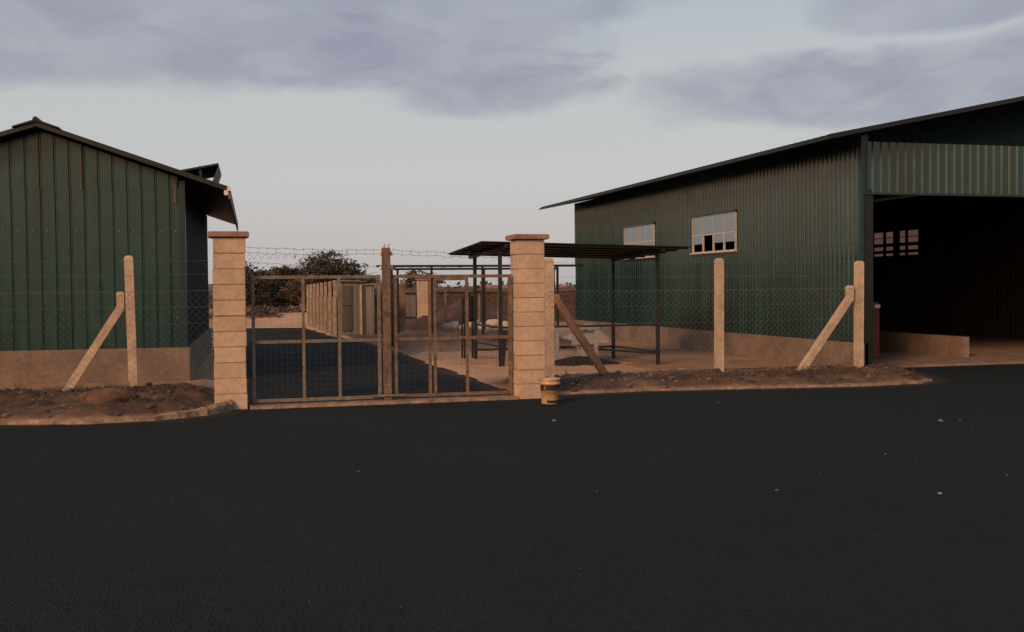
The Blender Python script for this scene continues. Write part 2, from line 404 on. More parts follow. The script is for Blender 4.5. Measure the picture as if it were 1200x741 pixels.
kerb('kerb', [(4.66,15.0),(4.9,15.08),(6.4,15.12),(8.28,14.86),(9.65,14.63),(10.9,14.71),(11.35,15.0)], .05, lambda t: .035)
th = MB(); nseg = 40
for i in range(nseg+1):
    x = .45+3.75*i/nseg; w = .02*random.random()
    for y, z in ((14.62-w, -.02), (14.64-w, .03+.012*random.random()), (14.98, .035), (15.02, -.02)): th.v.append((x, y, z))
for i in range(nseg):
    for j in range(3): th.f.append((i*4+j, i*4+j+1, i*4+j+5, i*4+j+4))
tag(th.build('threshold', M['kerb']), kind='structure')

# ------------------------------------------------------------------ rocks
def rock_mesh(b, cx, cy, cz, rx, ry, rz, sub=2, seed=0, rough=.25):
    bm = bmesh.new(); bmesh.ops.create_icosphere(bm, subdivisions=sub, radius=1)
    r = random.Random(seed); dirs = [Vector((r.gauss(0,1), r.gauss(0,1), r.gauss(0,1))).normalized() for _ in range(9)]
    cuts = [.62+.35*r.random() for _ in dirs]
    for v in bm.verts:
        p = v.co.copy()
        for d, c in zip(dirs, cuts):
            k = p.dot(d)
            if k > c: p -= d*(k-c)*.85
        p *= 1+rough*.3*(r.random()-.5)
        v.co = Vector((p.x*rx+cx, p.y*ry+cy, p.z*rz+cz))
    bm.verts.index_update()
    b.add([v.co[:] for v in bm.verts], [[v.index for v in f.verts] for f in bm.faces]); bm.free()
b = MB(); rock_mesh(b, -1.32, 14.62, .17, .34, .24, .19, 4, 3, .12)
tag(b.build('boulder', M['rock'], smooth=True), 'big red-brown boulder lying on the soil below the leaning fence post', 'boulder')
b = MB()
for i in range(1500):
    x = random.uniform(-4.5, 11.2); y = random.uniform(13.9, 16.9)
    if -.1 < x < 4.75: continue
    h, sd, _ = terrain_h(np.array([x]), np.array([y]))
    if sd[0] < .05: continue
    s = .010+.045*random.random()**3
    rock_mesh(b, x, y, h[0]+s*.3, s*1.3, s, s*.8, 1, i)
tag(b.build('rubble', M['rubble']), 'loose brown stones scattered over both soil verges', 'rubble', kind='stuff')
b = MB()
for i in range(110):
    x = random.uniform(-5, 12); y = random.uniform(5, 14.5)
    if terrain_h(np.array([x]), np.array([y]))[1][0] > -.1: continue
    s = .003+.010*random.random()**4
    rock_mesh(b, x, y, s*.3, s*1.3, s, s*.7, 1, i)
for x, y, s in ((8.11,10.55,.032),(5.3,6.9,.018),(4.2,7.4,.016),(1.2,9.3,.014),(3.9,12.1,.02),(6.6,13.2,.018)):
    rock_mesh(b, x, y, s*.3, s*1.3, s, s*.6, 1, int(x*100))
tag(b.build('gravel', M['grit']), 'pale grit scattered over the dark asphalt', 'gravel', kind='stuff')
b = MB()
for i in range(2600):
    z = random.random()
    if z < .5: x = random.uniform(5.0, 11.3); y = random.gauss(15.9, .45)
    elif z < .72: x = random.uniform(-4.5, -.1); y = random.gauss(16.4, .7)
    else: x = random.uniform(4.7, 10); y = random.gauss(30, 2)
    h, sd, _ = terrain_h(np.array([x]), np.array([y]))
    if sd[0] < .15 or fbm(np.array([x*1.1]), np.array([y*1.1]), 3)[0] < .42: continue
    for k in range(4):
        an = random.uniform(0, 6.28); L_ = random.uniform(.04, .15); w = .005
        dx, dy = math.cos(an)*L_*.7, math.sin(an)*L_*.7
        bx, by = x+random.gauss(0,.03), y+random.gauss(0,.03)
        b.add([(bx-w*math.sin(an), by+w*math.cos(an), h[0]-.01), (bx+w*math.sin(an), by-w*math.cos(an), h[0]-.01), (bx+dx, by+dy, h[0]+L_*.8)], [(0,1,2)])
tag(b.build('dry_grass', M['grass']), 'sparse dry grass and weeds on the soil strips', 'grass', kind='stuff')

# ------------------------------------------------------------------ sheet cladding
def cladding(b, u0, u1, zb, zt_, place, period, groove=False, depth=.028, holes=()):
    """ribbed sheet between u0 and u1; place(u, depth, z) -> xyz; holes are (ua, ub, za, zb)"""
    prof = []
    if groove: rel = [(0,0),(.80,0),(.86,-1),(.93,-1),(.99,0)]
    else: rel = [(0,0),(.06,0),(.18,-1),(.80,-1),(.94,-.15)]
    n = int((u1-u0)/period)+2
    for i in range(n):
        for r, d in rel: prof.append((u0+(i+r)*period, d*depth))
    prof = [p for p in prof if p[0] <= u1]+[(u1, 0)]
    pts = list(prof)
    for h in holes:
        for e in h[:2]:
            for i in range(len(prof)-1):
                if prof[i][0] < e < prof[i+1][0]:
                    t = (e-prof[i][0])/(prof[i+1][0]-prof[i][0]); pts.append((e, prof[i][1]+t*(prof[i+1][1]-prof[i][1])))
    pts.sort()
    for (a, da), (c, dc) in zip(pts[:-1], pts[1:]):
        if c-a < 1e-6: continue
        m = (a+c)/2; spans = [(None, None)]
        for h in holes:
            if h[0]-1e-6 < m < h[1]+1e-6: spans = [(None, h[2]), (h[3], None)]
        for lo, hi in spans:
            za, zc_ = (zb(a), zb(c)) if lo is None else (lo, lo)
            ya, yc = (zt_(a), zt_(c)) if hi is None else (hi, hi)
            b.add([place(a, da, za), place(c, dc, zc_), place(c, dc, yc), place(a, da, ya)], [(0,1,2,3)])
cst = lambda k: (lambda u: k)

# ------------------------------------------------------------------ the narrow gabled shed beside the gate
LX, LY, LW, LL = -.45, 19.2, 4.54, 9.6          # right front corner, width, length (built in its own axes, then turned)
shed = thing('gable_shed', 'narrow dark green corrugated shed with a steep gable beside the gate', 'shed', (LX, LY, 0))
xr = LX-LW/2; SL = .338; ze = 3.505              # ridge x, pitch, wall height
gz = lambda x: ze+SL*(LW/2-abs(x-xr))
b = MB(); cladding(b, LX-LW, LX, cst(.6), lambda u: min(3.36, gz(u)), lambda u, d, z: (u, LY-d, z), .228, True, .017)
b.build('gable_cladding', M['clad_front'], shed)
Rn = random.Random(4)
for i in range(19):
    for z in (2.62, 1.15):
        if Rn.random() > .75: continue
        sc_ = MB(); rock_mesh(sc_, LX-.15-.228*i, LY-.004, z+Rn.uniform(-.008,.008), .007, .005, .007, 1, i, 0); sc_.build('screw', M['ins'], shed)
b = MB(); cladding(b, LX-LW+.22, LX-.11, cst(3.31), lambda u: gz(u)-.0, lambda u, d, z: (u, LY-.006-d, z), .228, True, .017)
b.build('upper_cladding', M['clad_front'], shed)
b = MB(); cladding(b, LY, LY+LL, cst(.6), cst(ze), lambda u, d, z: (LX+d, u, z), .228, True)
b.build('side_cladding', M['clad_shaded'], shed)
b = MB(); cladding(b, LY, LY+LL, cst(.6), cst(ze), lambda u, d, z: (LX-LW-d, u, z), .228, True)
b.build('side_cladding', M['clad_front'], shed)
b = MB(); cladding(b, LX-LW, LX, cst(.6), gz, lambda u, d, z: (u, LY+LL+d, z), .228, True)
b.build('rear_cladding', M['clad_front'], shed)
b = MB(); b.rbox(LX-LW-.06, LX+.06, LY-.06, LY+LL+.06, -.3, .62, .015); b.build('plinth', M['plinth'], shed)
b = MB(); b.box(LX-.012, LX+.014, LY-.045, LY+.06, .62, ze-.02); b.box(LX-.085, LX-.012, LY-.045, LY-.030, .62, ze-.03); b.build('corner_trim', M['trim'], shed)
b = MB(); b.box(LX-.17, LX-.135, LY-.052, LY-.03, 3.1, ze-.01); b.build('timber_batten', M['rawtim'], shed)
b = MB(); b.box(LX-1.66, LX-1.64, LY-.06, LY-.04, 3.3, gz(LX-1.65)-.03); b.build('timber_batten', M['rawtim'], shed)
OV, VO = .74, .40
def roofslab(b, s, x_in, x_out, y0, y1, th=.035):
    zr = ze+SL*LW/2+.045
    z = lambda x: zr-SL*abs(x-xr)
    b.add([(x_in,y0,z(x_in)),(x_out,y0,z(x_out)),(x_out,y1,z(x_out)),(x_in,y1,z(x_in)),
           (x_in,y0,z(x_in)+th),(x_out,y0,z(x_out)+th),(x_out,y1,z(x_out)+th),(x_in,y1,z(x_in)+th)],
          [(3,2,1,0),(4,5,6,7),(0,1,5,4),(1,2,6,5),(2,3,7,6),(3,0,4,7)])
    # sheet ribs running down the slope
    n = int((y1-y0)/.23)
    for i in range(n+1):
        y = y0+.03+i*.23
        if y+.04 > y1: break
        b.add([(x_in,y,z(x_in)+th),(x_out,y,z(x_out)+th),(x_out,y+.04,z(x_out)+th),(x_in,y+.04,z(x_in)+th),
               (x_in,y+.01,z(x_in)+th+.028),(x_out,y+.01,z(x_out)+th+.028),(x_out,y+.03,z(x_out)+th+.028),(x_in,y+.03,z(x_in)+th+.028)],
              [(4,5,6,7),(0,1,5,4),(1,2,6,5),(2,3,7,6),(3,0,4,7)])
b = MB()
roofslab(b, 1, xr, LX+OV, LY-VO, LY+LL+.3); roofslab(b, -1, xr, LX-LW-OV, LY-VO, LY+LL+.3)
roof = b.build('roof', M['roof'], shed)
zr = ze+SL*LW/2+.08
b = MB()
for s in (-1, 1):
    b.add([(xr,LY-VO-.05,zr+.055),(xr+s*.36,LY-VO-.05,zr+.05-SL*.36),(xr+s*.36,LY+LL+.35,zr+.05-SL*.36),(xr,LY+LL+.35,zr+.055),
           (xr,LY-VO-.05,zr+.02),(xr+s*.36,LY-VO-.05,zr+.03-SL*.36),(xr+s*.36,LY+LL+.35,zr+.03-SL*.36),(xr,LY+LL+.35,zr+.02)],
          [(0,1,2,3),(7,6,5,4),(0,4,5,1),(1,5,6,2),(2,6,7,3)])
b.tube([(xr,LY-VO-.05,zr+.05),(xr,LY+LL+.35,zr+.05)], .045, 8)
b.build('ridge_cap', M['roof'], roof)
b = MB(); xe = LX+OV; zev = ze+SL*LW/2+.045-SL*(LW/2+OV)
b.box(xe+.002, xe+.03, LY-VO, LY+LL+.3, zev-.15, zev+.05); b.build('fascia_board', M['fascia'], roof)
b = MB(); b.box(xe-.07, xe+.0, LY-VO-.012, LY-VO-.0, zev-.09, zev-.01); b.box(xe-.02, xe+.04, LY-VO-.03, LY-VO-.014, zev-.02, zev+.045); b.build('purlin_end', M['ins'], roof)
b = MB()
for s in (1, -1):
    x0, x1 = xr, xr+s*(LW/2+OV); z0 = ze+SL*LW/2+.04; z1 = z0-SL*(LW/2+OV)
    b.add([(x0,LY-VO-.012,z0+.052),(x1,LY-VO-.012,z1+.052),(x1,LY-VO-.002,z1+.052),(x0,LY-VO-.002,z0+.052),
           (x0,LY-VO-.012,z0-.02),(x1,LY-VO-.012,z1-.02),(x1,LY-VO-.002,z1-.02),(x0,LY-VO-.002,z0-.02)],
          [(0,1,2,3),(7,6,5,4),(0,4,5,1),(1,5,6,2),(2,6,7,3),(3,7,4,0)])
b.build('barge_board', M['roof'], roof)
zs = lambda x: ze+SL*LW/2+.08-SL*abs(x-xr)
b = MB(); xa, xb = LX-.18, LX+.56; ya, yb = LY+.5, LY+2.4
za, zb2 = zs(xa)+.02, zs(LX-.1)+.20
b.add([(xa,ya,za),(xb,ya,zb2),(xb,yb,zb2),(xa,yb,za),(xa,ya,za+.035),(xb,ya,zb2+.035),(xb,yb,zb2+.035),(xa,yb,za+.035)],
      [(3,2,1,0),(4,5,6,7),(0,1,5,4),(1,2,6,5),(2,3,7,6),(3,0,4,7)])
b.add([(xb,ya,zb2),(LX+.42,ya,zs(LX+.42)),(LX+.42,yb,zs(LX+.42)),(xb,yb,zb2)], [(0,1,2,3)])
b.tube([(LX+.25,ya+.06,zs(LX+.25)-.02),(LX+.25,ya+.06,zb2-.02)], .022, square=True)
b.build('roof_vent', M['roof'], roof)
shed.rotation_euler = (0, 0, rad(-2.0))

# ------------------------------------------------------------------ the big open-fronted shed
RX, RY, RW, RL = 11.8, 17.6, 10.0, 16.55
big = thing('open_shed', 'large dark green corrugated open-fronted shed with a dark wide doorway, right of the fence', 'shed', (RX, RY, 0))
rs = .202; oe = 1.1; zw = 4.22+oe*rs-.03       # pitch, eave overhang, wall height
rz_ = lambda x: zw+rs*(RW/2-abs(x-RX-RW/2))
wins = [(22.6, 24.92, 2.42, 3.33), (27.4, 29.6, 2.42, 3.33)]
PER = .158
def side(b, u0, u1, z0, z1, off, holes=()): cladding(b, u0, u1, cst(z0), cst(z1), lambda u, d, z: (RX-off-d, u, z), PER, False, .03, holes)
b = MB(); side(b, RY+.02, RY+RL, .48, 2.40, .0); b.build('side_cladding', M['clad'], big)
b = MB(); side(b, RY+.02, RY+RL, 2.36, zw, .018, [(a, c, d, e) for a, c, d, e in wins])
b.build('upper_cladding', M['clad'], big)
b = MB(); b.box(RX-.06, RX+.12, RY, RY+RL, -.4, .485); b.build('plinth', M['plinth'], big)
b = MB(); b.box(RX-.05, RX+.02, RY-.03, RY+.08, .49, zw-.02); b.box(RX+.02, RX+.10, RY-.03, RY-.012, 3.30, zw-.0); b.build('corner_trim', M['trim'], big)
b = MB(); b.rbox(RX+.04, RX+.24, RY+.0, RY+.2, -.1, 3.4, .01); b.build('door_post', M['darksteel'], big)
b = MB(); b.rbox(RX+RW-.24, RX+RW-.04, RY+.0, RY+.2, -.1, 3.4, .01); b.build('door_post', M['darksteel'], big)
b = MB(); cladding(b, RX+.05, RX+RW-.05, cst(3.33), cst(4.285), lambda u, d, z: (u, RY-.03-d, z), .181, False, .034)
b.build('header_cladding', M['clad_front'], big)
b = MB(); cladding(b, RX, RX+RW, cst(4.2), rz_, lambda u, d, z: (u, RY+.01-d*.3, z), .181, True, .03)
b.build('gable_cladding', M["clad_shaded"], big)
b = MB(); b.box(RX+.03, RX+RW-.03, RY-.04, RY+.1, 3.29, 3.328); b.build('lintel', M['trim'], big)
b = MB(); cladding(b, RX, RX+RW, cst(0), rz_, lambda u, d, z: (u, RY+RL+d, z), .181, False, .03); b.build('rear_cladding', M['clad_inner'], big)
b = MB(); cladding(b, RY, RY+RL, cst(0), cst(zw), lambda u, d, z: (RX+RW+d, u, z), .181, False, .03, [(29.4, 31.9, 2.5, 3.38)])
b.build('side_cladding', M['clad_inner'], big)
b = MB(); z0 = 4.22; xm = RX+RW/2; zm = z0+rs*(RW/2+oe); y0, y1 = 17.0, 34.7; thk = .05
for s in (0, 1):
    xe_ = RX-oe if s == 0 else RX+RW+oe
    b.add([(xe_,y0,z0),(xm,y0,zm),(xm,y1,zm),(xe_,y1,z0),(xe_,y0,z0+thk),(xm,y0,zm+thk),(xm,y1,zm+thk),(xe_,y1,z0+thk)],
          [(3,2,1,0),(4,5,6,7),(0,1,5,4),(1,2,6,5),(2,3,7,6),(3,0,4,7)])
    n = int((y1-y0)/.22)
    for i in range(n):
        y = y0+.04+i*.22
        b.add([(xe_-.001,y,z0+thk),(xm,y,zm+thk),(xm,y+.05,zm+thk),(xe_-.001,y+.05,z0+thk),
               (xe_-.001,y+.015,z0+thk+.03),(xm,y+.015,zm+thk+.03),(xm,y+.035,zm+thk+.03),(xe_-.001,y+.035,z0+thk+.03)],
              [(4,5,6,7),(0,1,5,4),(1,2,6,5),(2,3,7,6),(3,0,4,7)])
rf = b.build('roof', M['roof'], big)
b = MB()
b.add([(RX-oe,y0-.012,z0-.0),(xm,y0-.012,zm-.0),(xm,y0-.012,zm+.085),(RX-oe,y0-.012,z0+.085),(RX-oe,y0-.002,z0-.0),(xm,y0-.002,zm-.0),(xm,y0-.002,zm+.085),(RX-oe,y0-.002,z0+.085)],
      [(0,1,2,3),(7,6,5,4),(0,4,5,1),(1,5,6,2),(2,6,7,3),(3,7,4,0)])
b.build('barge_board', M['roof'], rf)
b = MB(); b.box(RX+.12, RX+RW, RY+.1, RY+RL, -.3, .04); b.box(RX+.3, RX+RW-.3, RY-.0, RY+.1, -.3, .038); b.build('floor_slab', M['floor'], big)
b = MB(); b.rbox(15.22, 15.40, 19.1, 26, .0, .47, .012); b.build('low_wall', M['plinth'], big)
for cx, cy in ((RX+.32, 23), (RX+.32, 28.5)):
    b = MB(); b.box(cx-.07, cx+.07, cy-.1, cy-.085, .04, 4.3); b.box(cx-.07, cx+.07, cy+.085, cy+.1, .04, 4.3); b.box(cx-.006, cx+.006, cy-.085, cy+.085, .04, 4.3)
    b.build('column', M['darksteel'], big)
def window(x, y0, y1, z0, z1, sgn, cols, dark, mid=.48, low=.24):
    """frame in the plane x, glazed in three rows; `dark` lists columns of the middle row left open"""
    f = MB(); t = .026; xa, xb = x-.02, x+.03
    zm = z0+(z1-z0)*mid; zl = z0+(z1-z0)*low
    f.box(xa, xb, y0, y1, z0, z0+t); f.box(xa, xb, y0, y1, z1-t, z1)
    f.box(xa, xb, y0, y0+t, z0+t, z1-t); f.box(xa, xb, y1-t, y1, z0+t, z1-t)
    f.box(xa+.004, xb-.004, y0+t, y1-t, zm-.016, zm+.016)
    w = bpy.data.objects.new('window', None)
    ys_ = [y0+t+(y1-y0-2*t)*i/cols for i in range(cols+1)]
    for q in ys_[1:-1]: f.box(xa+.008, xb-.008, q-.026, q+.026, z0+t, zm-.016)
    for q in ys_[1:-1]: f.box(xa+.01, xb-.01, q-.012, q+.012, zm+.016, z1-t)
    fr = f.build('window', M['frame'], big)
    p = MB(); p.box(x-.003, x+.003, y0+t+.001, y1-t-.001, zm+.017, z1-t-.001)
    for i in range(cols):
        if i in dark: continue
        p.box(x-.003, x+.003, ys_[i]+.027, ys_[i+1]-.027, zl, zm-.017)
    p.build('pane', M['glass'], fr)
    s = MB(); s.box(x-.07, x+.02, y0-.05, y1+.05, z0-.03, z0-.001); s.build('sill', M['frame'], fr)
    s = MB(); s.box(x-.05, x+.02, y0-.04, y1+.04, z1+.001, z1+.04); s.build('head_flashing', M['trim'], fr)
    return fr
window(RX-.03, *wins[0], 1, 4, (2,))
window(RX-.03, *wins[1], 1, 4, ())
f = MB(); x = RX+RW
wy0, wy1, wz0, wz1 = 29.4, 31.9, 2.5, 3.38
for (a, c, d, e) in ((wy0, wy1, wz0, wz0+.04), (wy0, wy1, wz1-.04, wz1)): f.box(x-.03, x+.03, a, c, d, e)
for q, hw in ((wy0+.02, .02), (wy0+.66, .045), (30.6, .15), (wy1-.66, .05), (wy1-.02, .02)): f.box(x-.028, x+.028, q-hw, q+hw, wz0+.04, wz1-.04)
for q, hw in ((wz0+.17, .05), (wz0+.40, .055), (wz0+.64, .012)): f.box(x-.026, x+.026, wy0+.04, wy1-.04, wz0+q-wz0-hw, wz0+q-wz0+hw)
fw = f.build('window', M['darksteel'], big)
p = MB(); p.box(x+.032, x+.036, wy0+.02, wy1-.02, wz0+.02, wz1-.02); p.build('pane', M['dusty'], fw)

mc = thing('machine', 'dark red upright machine with a small white plate inside the open shed', 'machine', (13.2, 19.6, .04))
b = MB(); b.rbox(13.02, 13.50, 19.5, 19.95, .04, 1.22, .03); b.build('body', M['redpaint'], mc)
b = MB(); b.lathe([(0,1.52),(.10,1.50),(.13,1.40),(.13,1.24),(.16,1.22)], 13.3, 19.72); b.build('motor', M['redpaint'], mc, True)
b = MB(); b.box(13.36, 13.49, 19.485, 19.498, 1.10, 1.17); b.build('plate', M['ins'], mc)

# ------------------------------------------------------------------ gate pillars
def pillar(x, y, w, label, top, seed):
    p = thing('gate_pillar', label, 'pillar', (x+w/2, y+w/2, 0), 'stone pillars of the front gate')
    r = random.Random(seed); b = MB(); n = 11; h = (top-.085)/n
    for i in range(n):
        j = [(r.random()-.5)*.013 for _ in range(4)]
        z0 = i*h-(.12 if i == 0 else 0)
        b.rbox(x+j[0], x+w+j[1], y+j[2], y+w+j[3], z0+.004, (i+1)*h-.004, .007)
    b.build('shaft', M['stone'], p)
    b = MB(); b.box(x+.012, x+w-.012, y+.012, y+w-.012, 0, top-.085); b.build('mortar_joint', M['mortar'], p)
    b = MB(); zc = top-.08; o = .055
    bot = [(x-.01,y-.01),(x+w+.01,y-.01),(x+w+.01,y+w+.01),(x-.01,y+w+.01)]
    ed = [(x-o,y-o),(x+w+o,y-o),(x+w+o,y+w+o),(x-o,y+w+o)]
    tp = [(x-o+.02,y-o+.02),(x+w+o-.02,y-o+.02),(x+w+o-.02,y+w+o-.02),(x-o+.02,y+w+o-.02)]
    vs = [(*q, zc) for q in bot]+[(*q, zc+.012) for q in ed]+[(*q, zc+.066) for q in ed]+[(*q, top) for q in tp]
    fs = [(3,2,1,0),(12,13,14,15)]+[(k*4+i, k*4+(i+1)%4, k*4+4+(i+1)%4, k*4+4+i) for k in range(3) for i in range(4)]
    b.add(vs, fs); b.build('cap', M['cap'], p)
    return p
pillar(.0, 14.70, .42, 'cut stone gate pillar with flat cap standing at the corner of the gabled shed', 2.38, 1)
pillar(4.19, 14.64, .405, 'cut stone gate pillar with flat cap standing beside the bucket', 2.36, 4)

# ------------------------------------------------------------------ the gate
GY = 14.9
def grid(b, x0, x1, z0, z1, y, step=.075, r=.0009):
    n = int((x1-x0)/step)
    for i in range(1, n): b.tube([(x0+i*step, y, z0), (x0+i*step, y, z1)], r, 3, False)
    n = int((z1-z0)/step)
    for i in range(1, n): b.tube([(x0, y+.003, z0+i*step), (x1, y+.003, z0+i*step)], r, 3, False)
def leaf(label, x0, x1, ups, mats, zb, zt_, extra=None):
    p = thing('gate_leaf', label, 'gate', ((x0+x1)/2, GY, .04), 'leaves of the front gate')
    q = .022; z0, z1 = zb, zt_; zm = .885
    for nm, z in (('bottom_rail', z0+q), ('middle_rail', zm), ('top_rail', z1-q)):
        b = MB(); b.tube([(x0, GY, z), (x1, GY, z)], q, square=True); b.build(nm, M[mats[0]], p)
    for i, u in enumerate(ups):
        b = MB(); y = GY-(.002 if 0 < i < len(ups)-1 else 0)
        qq = q if i in (0, len(ups)-1) else q*.9
        b.tube([(u, y-.003, z0-.002), (u, y-.003, z1+.002)], qq, square=True); b.build('upright', M[mats[1] if i else mats[0]], p)
    b = MB(); grid(b, x0, x1, z0, z1, GY+.015); b.build('wire_mesh', M['barb'], p)
    hx, dx = (x0, -1) if extra == 'l' else (x1, 1)
    for z in (.35, 1.55):
        b = MB(); b.tube([(hx+dx*.03, GY, z-.05), (hx+dx*.03, GY, z+.05)], .014, 8); b.box(min(hx+dx*.03, hx+dx*.09), max(hx+dx*.03, hx+dx*.09), GY-.006, GY+.006, z-.02, z+.02)
        b.build('hinge', M['rust'], p)
    return p
lf = leaf('wider grey-brown tube and wire mesh gate leaf hung on the pillar near the gabled shed', .52, 2.26, (.52, 1.19, 1.68, 2.235), ('tube', 'tube'), .06, 1.79, 'l')
lf2 = leaf('rust-brown tube and wire mesh gate leaf hung on the pillar beside the bucket', 2.44, 4.16, (2.465, 2.955, 3.03, 3.50, 4.14), ('rust', 'rust'), .06, 1.79, 'r')
b = MB(); b.tube([(3.03, GY-.006, 1.73), (3.50, GY-.006, 1.73)], .02, square=True); b.build('brace_rail', M['rust'], lf2)
cp = thing('gate_post', 'tall rusty steel post in the middle of the gate carrying white insulators', 'post', (2.33, GY, 0))
b = MB(); b.rbox(2.285, 2.395, GY-.075, GY+.035, .03, 2.17, .008); b.build('shaft', M['rust'], cp)
b = MB(); b.tube([(2.10, GY-.08, .10), (2.58, GY-.08, .10)], .018, 8); b.build('drop_bolt', M['tube'], cp)
for dx, z in ((-.03, 2.20), (.03, 2.205), (-.075, 2.09), (.075, 2.09), (-.075, 1.89), (.078, 1.89)):
    b = MB(); b.lathe([(0, z-.03), (.014, z-.028), (.022, z-.008), (.012, z), (.022, z+.01), (.014, z+.028), (0, z+.03)], 2.34+dx, GY-.02, 10); b.build('insulator', M['ins'], cp, True)

def barbed(b, p0, p1, sag, seed, amp=.012, r=.0022, barbs=True):
    r_ = random.Random(seed); n = int((Vector(p1)-Vector(p0)).length/.06); pts = []
    for i in range(n+1):
        t = i/n; p = Vector(p0).lerp(Vector(p1), t); p.z -= sag*4*t*(1-t); p += Vector((0, r_.uniform(-1,1)*amp, r_.uniform(-1,1)*amp)); pts.append(p)
    b.tube(pts, r, 4)
    for i in range(1, n if barbs else 0, 2):
        p = pts[i]; a = r_.uniform(0, 3.14)
        for k in (0, 1.57):
            d = Vector((.2*r_.uniform(-1,1), math.cos(a+k), math.sin(a+k))).normalized()*.026; b.tube([p-d, p+d], .0018, 3)
bw = thing('barbed_wire', 'rusty barbed wire strands strung over the gate between the two stone pillars', 'wire', (2.3, GY, 2.0))
for k, (z0, z1, z2) in enumerate(((2.18, 2.14, 2.10), (2.11, 2.09, 2.04), (1.98, 1.90, 1.93))):
    b = MB(); barbed(b, (.42, GY+.0, z0), (2.29, GY-.02, z1), .02, k); barbed(b, (2.39, GY-.02, z1), (4.19, GY, z2), .02, k+9); b.build('strand', M['barb'], bw)
b = MB(); pts = [( .46+.9*t/60, GY+.03*math.cos(t*.9), 2.05+.03*math.sin(t*.9)) for t in range(61)]; b.tube(pts, .002, 4); b.build('coil', M['barb'], bw)

# ------------------------------------------------------------------ chain link fences
def chain(b, x0, x1, y, z0f, z1, step=.052, r=.0013):
    n = int((x1-x0)/step)
    for i in range(n):
        x = x0+i*step; zb = z0f(x); k = int((z1-zb)/step); pts = []
        for j in range(k+1):
            pts.append((x+((j+i) % 2)*step*(1 if i % 2 == 0 else 1), y+(.006 if (j % 2) else -.006), z1-j*step))
        b.tube(pts, r, 3, False)
def fpost(par, x, y, top, lean=0.0, seed=0):
    b = MB(); z0 = zt(x, y)-.15; w = .062
    pts = []
    for k in range(7):
        z = z0+(top-z0)*k/6; pts.append((x+lean*(z-z0), y, z))
    b.tube(pts, w, square=True, up=(0,1,0))
    lx = x+lean*(top-z0)
    b.tube([(lx, y, top), (lx+lean*.02, y, top+.022), (lx+lean*.04, y, top+.034)], w*.98, square=True, up=(0,1,0), r1=w*.45)
    return b.build('post', M['post'], par)
def fbrace(par, xb, xt, y, ztop, stub, mat='post'):
    b = MB(); zb = zt(xb, y)-.08
    b.tube([(xb, y, zb), (xt, y, ztop), (xt, y, ztop+stub)], .056, square=True, up=(0,1,0))
    b.tube([(xt, y, ztop+stub), (xt, y, ztop+stub+.03)], .055, square=True, up=(0,1,0), r1=.03)
    return b.build('brace', M[mat], par)
FY = 16.5
f1 = thing('chain_link_fence', 'chain link fence with one leaning concrete post and its slanted brace, before the gabled shed', 'fence', (-1.2, FY, .1), 'chain link fences on concrete posts')
fpost(f1, -1.14, FY, 2.08, -.018); fbrace(f1, -2.12, -1.30, FY, 1.36, .20)
fpost(f1, -4.4, FY, 2.08, .0)
b = MB(); chain(b, -5.6, .28, FY-.07, lambda x: zt(x, FY)+.02, 1.60); b.build('wire_mesh', M['wire'], f1)
for k, z in enumerate((2.04, 1.84, 1.60, 1.36, 1.12)):
    b = MB(); barbed(b, (-5.6, FY-.075, z), (.3, FY-.075, z), .015, 30+k, .004, .0014, False); b.build('line_wire', M['wire'], f1)
f2 = thing('chain_link_fence', 'long chain link fence with three concrete posts and slanted braces, before the open shed', 'fence', (8, FY, .1), 'chain link fences on concrete posts')
fpost(f2, 5.25, FY, 2.04, .0); fpost(f2, 8.27, FY, 2.03, .003); fpost(f2, 10.98, FY, 1.98, .006)
br = fbrace(f2, 6.24, 5.36, FY, 1.40, .06, 'rock'); br['label'] = 'darker brown brace by the gate pillar'
br.data.materials[0] = surf('brown_brace', (.30, .175, .115), .9, 0, .25, 5, bump=.3)
fbrace(f2, 9.72, 10.80, FY, 1.36, .19)
b = MB(); chain(b, 4.6, 11.0, FY-.07, lambda x: zt(x, FY)+.02, 1.54); b.build('wire_mesh', M['wire'], f2)
for k, z in enumerate((2.0, 1.77, 1.54, 1.28, 1.0)):
    b = MB(); barbed(b, (4.6, FY-.075, z), (10.98, FY-.075, z), .015, 50+k, .004, .0014, False); b.build('line_wire', M['wire'], f2)

# ------------------------------------------------------------------ bucket
bk = thing('bucket', 'worn tan plastic bucket with dark printed patches at the foot of the gate pillar', 'bucket', (4.40, 13.86, 0))
cx, cy = 4.42, 13.90
b = MB(); b.lathe([(0,.004),(.112,.004),(.116,.015),(.132,.27),(.146,.272),(.146,.30),(.14,.302),(.14,.325),(.146,.327),(.146,.352),(.134,.352),(.124,.30),(.11,.02),(0,.02)], cx, cy, 32); b.build('body', M['bucket'], bk, True)
def patch(b, a0, a1, z0, z1):
    n = 10; o = len(b.v)
    for i in range(n+1):
        a = rad(a0+(a1-a0)*i/n)
        for z in (z0, z1):
            r = .116+.016*(z-.015)/.255+.0015; b.v.append((cx+r*math.cos(a), cy+r*math.sin(a), z))
    for i in range(n): b.f.append((o+2*i, o+2*i+2, o+2*i+3, o+2*i+1))
b = MB(); patch(b, 172, 215, .19, .265); b.build('print_band', M['label'], bk)
b = MB(); patch(b, 226, 350, .195, .262); b.build('print_band', M['label'], bk)
b = MB(); patch(b, 232, 350, .02, .06); b.build('print_band', M['label'], bk)
b = MB(); pts = [(cx+.15*math.cos(t), cy-.02-.11*math.sin(t), .285-.13*math.sin(t)) for t in [math.pi*i/16 for i in range(17)]]; b.tube(pts, .0035, 5); b.build('handle', M['barb'], bk)

